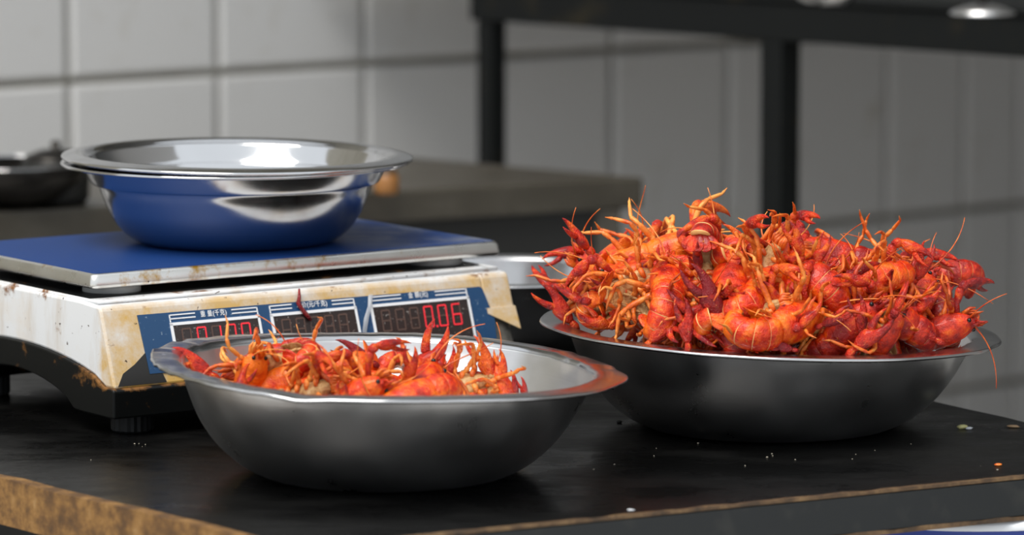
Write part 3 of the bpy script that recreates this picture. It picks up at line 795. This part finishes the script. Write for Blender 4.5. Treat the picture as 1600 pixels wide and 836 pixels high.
def leg_mesh(rng, side, k):
    s = side; x = 0.030 - k * 0.0072
    p = Vector((x, s * 0.0072, -0.0065)); y = R(rng.uniform(25, 120)); pit = R(rng.uniform(-55, 25)); pts = [p]
    lens = [0.005, 0.0125, 0.0070, 0.0115, 0.0065]
    for q, l in enumerate(lens):
        if q >= 2: y -= R(rng.uniform(-25, 60)); pit -= R(rng.uniform(5, 55))
        p = p + Vector((math.cos(pit) * math.cos(y), s * math.cos(pit) * math.sin(y), math.sin(pit))) * l; pts.append(p)
    fine = []; rad = []
    rr_ = [.0020, .0020, .0017, .0015, .0011, .0003]
    for i in range(len(pts) - 1):
        fine += [pts[i].lerp(pts[i + 1], .04), pts[i].lerp(pts[i + 1], .18), pts[i].lerp(pts[i + 1], .80), pts[i].lerp(pts[i + 1], .95)]
        rad += [rr_[i] * .62, rr_[i] * .92, rr_[i + 1] * 1.05, rr_[i + 1] * .85]
    fine.append(pts[-1]); rad.append(rr_[-1])
    mb = MB(); mb.tube(fine, rad, 6); return mb.mesh('leg', [M_LEG])
def antenna_mesh(rng, side):
    p = Vector((0.040, side * 0.0032, 0.001)); y = R(rng.uniform(5, 60)); pit = R(rng.uniform(-10, 60)); pts = [p]; n = 12
    dy, dp = R(rng.uniform(-9, 9)), R(rng.uniform(-9, 5)); L = rng.uniform(0.022, 0.050)
    for i in range(n):
        p = p + Vector((math.cos(pit) * math.cos(y), side * math.cos(pit) * math.sin(y), math.sin(pit))) * (L / n); pts.append(p); y += dy; pit += dp
    mb = MB(); mb.tube(pts, [0.0011, .0009] + [0.00055 - 0.00003 * i for i in range(n - 1)], 5)
    # scale plate at the base
    mb.tube([(0.041, side * 0.004, 0.0005), (0.046, side * 0.0055, 0.0008), (0.051, side * 0.0055, 0.001)], [.0014, .0018, .0002], 6, 0, 0.4)
    return mb.mesh('antenna', [M_LEG])
def eye_mesh(side):
    mb = MB(); c = Vector((0.0395, side * 0.0048, 0.0040)); r = 0.0016; rings = []
    for i in range(1, 7):
        th = PI * i / 7; rings.append([c + Vector((r * math.sin(th) * math.cos(q), r * math.sin(th) * math.sin(q), r * math.cos(th))) for q in [2 * PI * j / 10 for j in range(10)]])
    mb.loft(rings); return mb.mesh('eye', [M_EYE])
POSES = [  # tail curl, fan spread, right claw pose, left claw pose (arm yaw, elbow bend, pitch, length, gap)
    (3.6, 0.7, (1.1, 1.9, -.3, .026, .20), (1.0, 1.7, -.1, .025, .12)),
    (4.4, 0.9, (0.5, 0.6, 0.3, .031, .42), (1.2, 1.9, -.4, .026, .20)),
    (2.6, 1.0, (0.3, 0.4, 0.1, .034, .38), (0.5, 0.8, -.2, .031, .25)),
    (5.0, 0.6, None, (0.9, 1.8, -.5, .028, .30)),
    (1.3, 1.0, (0.9, 1.7, -.5, .027, .22), (0.8, 1.6, -.4, .026, .20)),
    (4.0, 0.8, (0.15, 0.25, 0.3, .035, .34), (0.30, 0.5, 0.2, .033, .28)),
    (4.4, 0.8, (0.10, 0.1, 0.2, .039, .30), None),
    (3.0, 0.9, (1.3, 2.2, -.7, .025, .15), (1.2, 2.0, -.6, .026, .18)),
]
VAR = []
for vi, (curl, spread, pr, pl) in enumerate(POSES):
    rng = random.Random(100 + vi)
    parts = [('carapace', carapace_mesh(rng)), ('underside', under_mesh(rng)), ('abdomen', abdomen_mesh(curl)), ('tail_fan', fan_mesh(curl, spread))]
    sph = [(Vector((0.012, 0, 0)), .0105), (Vector((0.030, 0, 0)), .0090)]
    fr = abdomen_geo(curl)
    sph += [(fr[2][0], .0090), (fr[4][0], .0080), (fr[6][0] + fr[6][1] * .006, .0055)]
    claws = []
    for s, ps in ((-1, pr), (1, pl)):
        if ps is None: continue
        cm, fm, cs = claw_meshes(rng, s, ps); claws.append((cm, fm))
        sph += [(cs[1], .0050)]
    for s in (-1, 1):
        for k in range(4): parts.append(('leg', leg_mesh(rng, s, k)))
        parts.append(('antenna', antenna_mesh(rng, s))); parts.append(('eye', eye_mesh(s)))
    pv = np.array([tuple(v.co) for nm, me in parts if nm not in ('antenna', 'eye') for v in me.vertices] + [tuple(v.co) for cl in claws for me in cl for v in me.vertices])
    VAR.append((parts, claws, sph, pv[::3]))
Rv = Vector((1, 0, 0)); Uv = Vector((0, sP, cP)); Tv = Vector((0, -cP, sP))
def orient(alpha, beta, tilt):
    """head direction in the upright plane facing the stall front (alpha), roll of the back about it (beta), lean forward (tilt)"""
    a, b, t_ = R(alpha), R(beta), R(tilt)
    h = (Rv * math.cos(a) + Uv * math.sin(a)) * math.cos(t_) + Tv * math.sin(t_)
    f = (Tv - h * Tv.dot(h))
    if f.length < 1e-3: f = Uv.copy()
    f.normalize(); g_ = h.cross(f)
    z = f * math.cos(b) + g_ * math.sin(b); y = z.cross(h)
    return Matrix((h, y, z)).transposed()
def inner_r(z, bowl):
    tab = [(0.0, .078), (.0088, .096), (.0215, .110), (.0375, .120), (.0545, .127), (.067, .131)] if bowl == 'F' else [(0.0, .083), (.0095, .102), (.0225, .116), (.0375, .127), (.0525, .134), (.066, .138)]
    return lerp_tab(max(0, min(.067, z)), tab)
def dome(bowl, x, y):
    """height of the heap surface over the bowl (x, y relative to its centre)"""
    if bowl == 'R':
        r = math.hypot(x, y) / 0.140
        if r >= 1.05: return 0.058
        hh = 0.064 * (1 - min(1, r) ** 2.3) ** 0.75 + 0.008 * math.exp(-((x + 0.012) / 0.03) ** 2)
        return 0.062 + hh * (1.0 - 0.9 * x if x > 0 else 1.0)
    r = math.hypot(x, y) / 0.118
    return 0.040 + 0.014 * (1 - min(1, r) ** 2) - max(0, x - 0.04) * 0.30 - max(0, y) * 0.10
def on_dome(bowl, px, py, sink=0.006):
    """point on the heap's surface, or the nearest point of the heap's ridge where the line passes above it"""
    c = FB if bowl == 'F' else RB; d = sight(px, py).normalized(); t_ = 2.3; best = None; ymax = 0.055 if bowl == 'F' else 0.06
    while True:
        p = CAMP + d * t_; gap = p.z - dome(bowl, p.x - c.x, p.y - c.y)
        if gap <= 0: return p + d * sink
        if p.y > c.y + ymax: break
        if math.hypot(p.x - c.x, p.y - c.y) < (0.118 if bowl == 'F' else 0.138) and (best is None or gap < best[0]): best = (gap, p.copy())
        t_ += 0.0015
    return best[1] if best else p
ITEMS = []   # (bowl, position, matrix, variant, scale, tint, label, pinned)
def cray(bowl, px, py, alpha, beta, tilt, var, scale=1.0, tint=0.5, label=None, sink=0.006):
    M3 = orient(alpha, beta, tilt)
    ITEMS.append([bowl, on_dome(bowl, px, py, sink) - M3 @ Vector((0.016 * scale, 0, 0)), M3, var, scale, tint, label, 0.35])
# right heap, as seen from the stall front
cray('R', 922, 465, 140, 40, 10, 7, 1.0, .45, 'crayfish at the left end of the heap, close behind the two outermost claws')
cray('R', 955, 415, 40, -60, 0, 7, 1.0, .60, 'crayfish at upper left of the heap under the two raised orange claws')
cray('R', 1003, 420, 20, 30, -60, 0, 1.1, .66, 'crayfish showing a round curled orange tail at upper left of the heap')
cray('R', 1058, 402, 15, 10, 0, 7, 1.1, .90, 'orange crayfish lying sideways between the two crests of the heap')
cray('R', 960, 500, 195, 165, 0, 0, 1.0, .55, 'crayfish belly out near the left rim, pale underside showing')
cray('R', 1022, 486, 80, 10, -65, 0, 1.12, .58, 'crayfish with upright segmented tail above the left front rim')
cray('R', 1040, 442, 150, 10, -45, 4, 1.0, .62, 'crayfish arching its tail below the orange one in the heap')
cray('R', 1118, 490, 115, 0, -40, 0, 1.05, .20, 'dark red crayfish behind the big crimson claw mid heap')
cray('R', 1070, 518, 265, 200, 10, 7, 1.0, .35, 'crayfish head down at the front rim, legs hanging down left of centre')
cray('R', 1152, 398, 165, 170, 0, 7, 1.05, .62, 'crayfish at the very top of the heap, belly and legs out')
cray('R', 1148, 455, 262, 5, 60, 0, 1.15, .38, 'crayfish facing outward head first in the middle of the heap')
cray('R', 1232, 418, 150, 15, -55, 0, 1.25, .52, 'crayfish with large banded curled tail just right of the heap top')
cray('R', 1195, 460, 40, 20, -50, 3, 1.05, .60, 'crayfish tucked under the large banded tail in the heap')
cray('R', 1290, 468, 205, 15, 0, 4, 1.2, .66, 'long orange backed crayfish lying across the right centre of the heap')
cray('R', 1222, 515, 20, 40, -40, 1, 1.15, .64, 'crayfish curled with pale belly at the front rim centre')
cray('R', 1300, 412, 170, 10, 0, 7, 1.15, .22, 'dark red crayfish on the upper right slope of the heap')
cray('R', 1350, 455, 10, 170, 0, 0, 1.0, .50, 'crayfish with pale folded belly on the right slope')
cray('R', 1390, 440, 15, -30, 0, 0, 1.0, .30, 'crayfish beneath the long red claw on the right slope')
cray('R', 1440, 478, 60, 30, -30, 3, .9, .40, 'crayfish head up near the right end of the heap')
cray('R', 1485, 492, 120, 20, -50, 0, 1.1, .25, 'dark red crayfish at the right end of the heap with curled tail')
cray('R', 1325, 515, 40, 20, 10, 7, 1.0, .22, 'dark red crayfish head up at the right front rim')
cray('R', 1415, 515, 150, 10, 15, 3, 1.05, .30, 'crayfish lying under slanted claws above the right front rim')
cray('R', 1145, 530, 80, 175, 10, 7, .95, .60, 'crayfish upside down with a tuft of legs at the front rim')
cray('R', 1285, 532, 185, 150, 10, 3, .95, .50, 'crayfish wedged against the front rim right of centre, legs out')
cray('R', 1465, 525, 20, 40, 10, 3, .95, .35, 'crayfish low against the rim near the right end')
cray('R', 925, 525, 30, 120, 10, 3, .95, .70, 'crayfish low by the left rim with thin legs forward')
cray('R', 1088, 428, 60, 20, -50, 0, 1.0, .50, 'crayfish with tail outward above the crimson claw')
cray('R', 1190, 425, 60, 160, 10, 7, 1.0, .60, 'crayfish squeezed below the top of the heap, legs spread')
cray('R', 1370, 490, 120, 150, 10, 7, 1.0, .50, 'crayfish half buried on the right slope, legs crossing')
cray('R', 1255, 450, 30, -40, -30, 7, .95, .35, 'crayfish between the banded tail and the orange back')
cray('R', 985, 460, 150, 60, 10, 1, .95, .50, 'crayfish with thin claws forward on the left slope')
cray('R', 1175, 498, 20, 150, 10, 0, .95, .60, 'crayfish lying on its side above the front rim centre')
cray('R', 1105, 548, 120, 80, 20, 1, .9, .35, 'crayfish pressed low at the front rim left of centre')
cray('R', 1385, 540, 60, 100, 20, 0, .9, .40, 'crayfish pressed low at the front rim on the right')
cray('R', 1205, 410, 10, 150, 0, 7, 0.95, .55, 'crayfish with raised legs at the crest of the heap')
cray('R', 1350, 428, 10, 150, 0, 3, .95, .50, 'crayfish with pale legs on the right crest')
cray('R', 1445, 440, 200, 30, -20, 7, .95, .30, 'crayfish behind the small upright claw on the right slope')
cray('R', 1000, 525, 340, 160, 10, 4, .95, .70, 'crayfish with pale orange belly against the left front rim')
# front bowl
cray('F', 325, 592, 70, 30, 30, 7, .85, .95, 'orange crayfish facing outward at the left end of the front bowl')
cray('F', 395, 575, 200, 160, -10, 0, .95, .35, 'crayfish belly out with red tail up at the left of the front bowl')
cray('F', 420, 605, 195, 0, 0, 4, 1.05, .80, 'orange backed crayfish lying at the left front of the front bowl')
cray('F', 500, 585, 150, 150, 0, 3, 1.0, .60, 'crayfish with pale belly in the middle left of the front bowl')
cray('F', 600, 605, 170, 160, 10, 0, 1.0, .65, 'crayfish belly out at the centre of the front bowl')
cray('F', 660, 612, 62, 20, -50, 7, 1.0, .45, 'crayfish turned away under the tallest claws in the front bowl')
cray('F', 715, 608, 10, 150, 0, 7, .95, .65, 'crayfish with pale belly right of the tallest claws in the front bowl')
cray('F', 775, 622, 105, 130, 0, 3, .85, .60, 'crayfish under the upright orange claws at the right of the front bowl')
cray('F', 480, 618, 20, 170, 20, 7, .95, .70, 'crayfish with pale legs tangled at the front rim of the front bowl')
cray('F', 640, 622, 200, 30, 20, 3, .95, .65, 'crayfish with curved orange legs by the front rim of the front bowl')
cray('F', 555, 622, 30, 30, 20, 4, .9, .60, 'crayfish low at the front of the front bowl between tangled legs')
cray('F', 355, 618, 160, 60, 10, 3, .85, .30, 'dark red crayfish low behind the left front rim of the front bowl')
# hidden layer that carries the heaps
rngf = random.Random(3)
for k in range(15):
    a = k * 2.39996; r = 0.018 + 0.080 * math.sqrt((k % 12 + 0.5) / 12)
    z = 0.030 if k < 12 else 0.066
    if k >= 12: r = 0.045
    ITEMS.append(['R', RB + Vector((r * math.cos(a), r * math.sin(a) + (0.03 if k >= 12 else 0), z)), orient(rngf.uniform(0, 360), rngf.uniform(0, 360), rngf.uniform(-30, 30)), (0, 3, 4, 7)[k % 4], 0.9, rngf.uniform(.3, .6), None, 0.3])
for k in range(2):
    a = k * 2.39996 + 1; r = 0.02 + 0.055 * math.sqrt((k + 0.5) / 4)
    ITEMS.append(['F', FB + Vector((r * math.cos(a) - 0.02, r * math.sin(a) - 0.01, 0.018)), orient(rngf.uniform(0, 360), rngf.uniform(0, 360), rngf.uniform(-30, 30)), (0, 3, 4, 7)[k % 4], 0.85, rngf.uniform(.3, .6), None, 0.3])
# push the animals apart and keep them inside their bowls
Sp, Sr, Si = [], [], []
for i, it in enumerate(ITEMS):
    for c, r in VAR[it[3]][2]:
        Sp.append(it[2] @ (c * it[4])); Sr.append(r * it[4]); Si.append(i)
Sp = np.array(Sp); Sr = np.array(Sr) * 0.78; Si = np.array(Si)
X = np.array([it[1] for it in ITEMS]); X0 = X.copy(); nI = len(ITEMS)
bowlc = np.array([(FB if it[0] == 'F' else RB) for it in ITEMS])
isF = np.array([it[0] == 'F' for it in ITEMS]); vis = np.array([it[6] is not None for it in ITEMS])
same = (Si[:, None] == Si[None, :])
VP = [np.array(it[2]) @ (VAR[it[3]][3].T * it[4]) for it in ITEMS]
TABF = np.array([(0.0, .0), (.0012, .072), (.0088, .093), (.0215, .107), (.0375, .118), (.0545, .1255), (.0665, .1295)])
TABR = np.array([(0.0, .0), (.0012, .077), (.0095, .100), (.0225, .114), (.0375, .1245), (.0525, .1315), (.0640, .1352)])
def wall_fix(i, x):
    """keep every vertex of one animal inside its bowl wall and above the rim"""
    P = VP[i].T + (x - bowlc[i]); F_ = isF[i]; T_ = TABF if F_ else TABR
    r = np.hypot(P[:, 0], P[:, 1]); ca = P[:, 0] / (r + 1e-9)
    zr = (0.0695 - 0.0078 * ca * np.abs(ca) ** .8) if F_ else (0.0668 - 0.0060 * ca - 0.0012 * P[:, 1] / (r + 1e-9))
    k = np.clip(P[:, 2] / (.0665 if F_ else .064), 0, 1)
    ri = np.interp(P[:, 2], T_[:, 0], T_[:, 1]) - 0.0015
    bad = (P[:, 2] < zr + 0.0015) & (r > ri); mv = np.zeros(3)
    if bad.any():
        d = np.where(bad, r - ri, 0); up = np.where(bad, zr + 0.0015 - P[:, 2], 0)
        hi = bad & (up < 0.010) & (up < d * 1.2)
        if hi.any(): mv[2] += up[hi].max() * 0.6
        lo_ = bad & ~hi
        if lo_.any():
            q = np.argmax(np.where(lo_, d, 0)); mv[:2] -= P[q, :2] / r[q] * d[q] * 0.6
    zm = P[:, 2].min()
    if zm < 0.0025: mv[2] += (0.0025 - zm) * 0.8
    return mv
for step in range(150):
    W = X[Si] + Sp
    D = W[:, None, :] - W[None, :, :]; dist = np.sqrt((D ** 2).sum(2)) + 1e-9
    pen = Sr[:, None] + Sr[None, :] - dist; pen[same] = 0; pen = np.maximum(pen, 0)
    push = (D / dist[:, :, None] * pen[:, :, None] * 0.5).sum(1)
    dX = np.zeros((nI, 3)); wt = np.zeros(nI)
    np.add.at(dX, Si, push); np.add.at(wt, Si, (pen > 0).sum(1))
    mv = dX / np.maximum(wt, 1)[:, None] * 1.2
    mv[vis] *= 0.6
    if step % 2 == 0 or step > 135:
        for i in range(nI): mv[i] += wall_fix(i, X[i])
    pull = np.where(vis, np.where(isF, 0.18, 0.15), 0.012)[:, None] * (0 if step > 135 else 1)
    X = X + mv * (1 if step <= 140 else 0) + (X0 - X) * pull
for rep in range(25):
    for i in range(nI): X[i] += wall_fix(i, X[i])
def place(it, pos):
    bowl, _, M3, var, scl, tint, label, _p = it
    e = empty('crayfish', pos); e.matrix_world = Matrix.Translation(pos) @ M3.to_4x4() @ Matrix.Scale(scl, 4)
    if label: tag(e, label, 'crayfish', 'boiled crayfish in the right bowl' if bowl == 'R' else 'boiled crayfish in the front bowl')
    else: tag(e, 'boiled red crayfish buried inside the heap in the right bowl' if bowl == 'R' else 'boiled red crayfish at the bottom of the front bowl under the others', 'crayfish', 'buried crayfish of the right heap' if bowl == 'R' else 'crayfish at the bottom of the front bowl')
    parts, claws, _s, _v = VAR[var]
    for nm, me in parts:
        if label is None and nm in ('eye', 'antenna'): continue
        o = link(nm, me, e); o['tint'] = tint
    for cm, fm in ([] if label and any(w_ in label for w_ in ('red tail up', 'middle left of the front', 'facing outward at the left end', 'under the upright', 'tallest claws')) else claws):
        o = link('claw', cm, e); o['tint'] = tint - 0.05
        f = link('finger', fm, o); f['tint'] = tint - 0.05
for it, p in zip(ITEMS, X): place(it, Vector(p))

# single claws sticking out of the heaps, each with its movable finger
def loose_claw(bowl, b, t_, tint, label, lean=0.0, gap=0.30, dy=0.0, fat=1.0, flip=1):
    c = FB if bowl == 'F' else RB
    p0 = on_dome(bowl, b[0], b[1], -0.004 + dy); k = (p0 - CAMP).length / FPX
    v = Rv * ((t_[0] - b[0]) * k) + Uv * (-(t_[1] - b[1]) * k); L = v.length / math.cos(lean); v = v + Tv * (v.length * math.tan(lean)); d = v.normalized()
    sd = d.cross(Tv).normalized() * flip
    x = d; z = x.cross(sd).normalized(); M3 = Matrix((x, sd, z)).transposed()
    mp, mf = MB(), MB()
    mp.tube([(-L * .22, 0, 0), (-L * .12, 0, 0), (-L * .02, 0, 0), (L * .03, 0, 0)], [L * .045, L * .085, L * .075, L * .05], 9)
    chela(mp, mf, Vector((0, 0, 0)), Vector((1, 0, 0)), Vector((0, fat, 0)), None, L, gap, fat)
    e = empty('crayfish_claw', p0); e.matrix_world = Matrix.Translation(p0) @ M3.to_4x4()
    tag(e, label, 'claw', 'claws in the right bowl' if bowl == 'R' else 'claws in the front bowl')
    for nm, m_ in (('pincer', mp), ('finger', mf)):
        o = m_.build(nm, [M_CLAW], e); o['tint'] = tint
loose_claw('R', (893, 503), (843, 445), .40, 'red claw at the far left of the heap pointing up over the rim', .2)
loose_claw('R', (893, 472), (930, 398), .85, 'long orange claw standing up at the left edge of the heap', 0, .15)
loose_claw('R', (1019, 402), (969, 367), .80, 'orange claw at the upper left of the heap with fingers closed', .1, .25, flip=-1)
loose_claw('R', (957, 405), (990, 364), .60, 'red orange claw crossing another at the upper left of the heap', 0, .2)
loose_claw('R', (1127, 497), (1076, 413), .02, 'big crimson claw leaning left in the middle of the heap', .15, .16, -.006)
loose_claw('R', (1075, 536), (1066, 464), .30, 'red claw pointing straight up by the left front rim', .1, .15)
loose_claw('R', (1016, 534), (1062, 486), .50, 'red claw slanting right above the left front rim', .1, .2)
loose_claw('R', (982, 457), (926, 428), .35, 'red claw lying flat on the left slope of the heap', .1, .1)
loose_claw('R', (1372, 446), (1428, 416), .35, 'long red claw pointing right from the right slope', 0, .12)
loose_claw('R', (1445, 472), (1436, 424), .60, 'small claw standing upright near the right end', 0, .25)
loose_claw('R', (1347, 522), (1340, 460), .25, 'red claw pointing straight up by the right front rim', .1, .35)
loose_claw('R', (1335, 546), (1395, 492), .35, 'red claw slanting up to the right at the right front rim', .15, .2)
loose_claw('R', (1462, 530), (1402, 496), .30, 'long red claw slanting left near the right end', .1, .15)
loose_claw('R', (1285, 508), (1334, 484), .20, 'dark claw lying right of the pale curled crayfish', .1, .15)
loose_claw('R', (1264, 408), (1238, 372), .15, 'dark red claw beside the large banded tail', .1, .1)
loose_claw('R', (1238, 546), (1195, 536), .08, 'crimson claw lying at the front rim centre', .2, .1)
loose_claw('R', (1170, 385), (1128, 352), .70, 'orange claw at the very top of the heap', 0, .3)
loose_claw('R', (1110, 470), (1098, 510), .40, 'small red claw pointing down left of the heap middle', .2, .15)
loose_claw('F', (580, 566), (523, 533), -.10, 'crimson claw with open fingers raised in the front bowl', 0, .30, .01)
loose_claw('F', (650, 600), (697, 507), .55, 'tallest orange red claw standing in the front bowl', 0, .22, .01, 1.15)
loose_claw('F', (692, 602), (706, 540), .50, 'red claw close to the right of the tallest one', 0, .18, .008)
loose_claw('F', (770, 592), (738, 525), .70, 'orange claw standing at the right of the front bowl', 0, .2, .01)
loose_claw('F', (788, 592), (778, 545), .75, 'thin orange claw right of the standing orange one', 0, .1, .01)
loose_claw('F', (806, 622), (796, 578), .30, 'small red claw at the right end of the front pile', 0, .25)
loose_claw('F', (822, 622), (812, 588), .35, 'smallest red claw at the far right of the front pile', 0, .2)
loose_claw('F', (330, 585), (268, 545), .45, 'thin red claw reaching over the left rim of the front bowl', .0, .3, .01, .6)

# loose bits
def loose_leg(name, pts, rad, label, cat, m=M_CLAW):
    o = MB().tube(pts, rad, 8).build(name, [m]); o['tint'] = 0.1; tag(o, label, cat); return o
lp = [SCM @ pan(u, w, o) for u, w, o in ((0.1455, -0.0035, 0.003), (0.1445, 0.002, 0.0028), (0.1425, 0.0065, 0.0032), (0.1440, 0.0100, 0.0032), (0.1472, 0.0150, 0.0032), (0.1500, 0.0195, 0.0034))]
loose_leg('crayfish_limb', lp, [.0006, .0012, .0017, .0014, .0017, .0010], 'broken dark red crayfish leg clinging to the middle scale display', 'crayfish leg')
def crumb(px, py, s, m, label, z=0.0, cat='crumb', flat=0.5):
    p = atz(px, py, z); rng = random.Random(int(px * 7 + py)); mb = MB(); rings = []
    for i in range(1, 5):
        th = PI * i / 5
        rings.append([(s * math.sin(th) * math.cos(q) * rng.uniform(.7, 1.2), s * 0.7 * math.sin(th) * math.sin(q) * rng.uniform(.7, 1.2), s * flat * (math.cos(th) + 0.81)) for q in [2 * PI * j / 7 for j in range(7)]])
    mb.loft(rings); o = mb.build('food_crumb', [m]); o.location = p; o['tint'] = .6; o.rotation_euler[2] = rng.uniform(0, 3); tag(o, label, cat); return o
M_GARLIC = mat('pale_garlic', (0.62, 0.58, 0.26), 0.4); M_SPECK = mat('pale_speck', (0.36, 0.33, 0.26), 0.6); M_BROWNBIT = mat('brown_bit', (0.20, 0.13, 0.07), 0.6)
crumb(1504, 670, 0.0042, M_GARLIC, 'pale yellow garlic bit on the table beside the right bowl', flat=.4)
crumb(1514, 671, 0.0026, M_WHITEPL, 'tiny white bit touching the garlic bit on the table', flat=.4)
crumb(1560, 728, 0.0026, M_LEG, 'orange shell bit near the right front table edge', flat=.4)
crumb(1583, 668, 0.0050, M_BROWNBIT, 'brown flat bit at the far right of the table', flat=.2)
crumb(985, 798, 0.0030, M_WHITEPL, 'drop on the front table edge, its glint painted white', flat=.2)  # pale colour stands in for the glint on the drop
crumb(968, 661, 0.0022, M_DARK, 'dark bit on the table between the two crayfish bowls')
p = FB + Vector((0.098, -0.01, 0)); o = crumb(846, 606, 0.0045, M_LEG, 'small orange shell bit on the inner wall of the front bowl', z=0.038)
rng = random.Random(11)
for k in range(22):
    px, py = rng.uniform(900, 1560), rng.uniform(690, 735)
    if k > 16: px, py = rng.uniform(20, 280), rng.uniform(690, 720)
    o = crumb(px, py, rng.uniform(.0004, .0009), M_SPECK, 'tiny pale food speck on the black tabletop', cat='speck'); o.name = 'food_speck'; o['group'] = 'food specks on the tabletop'
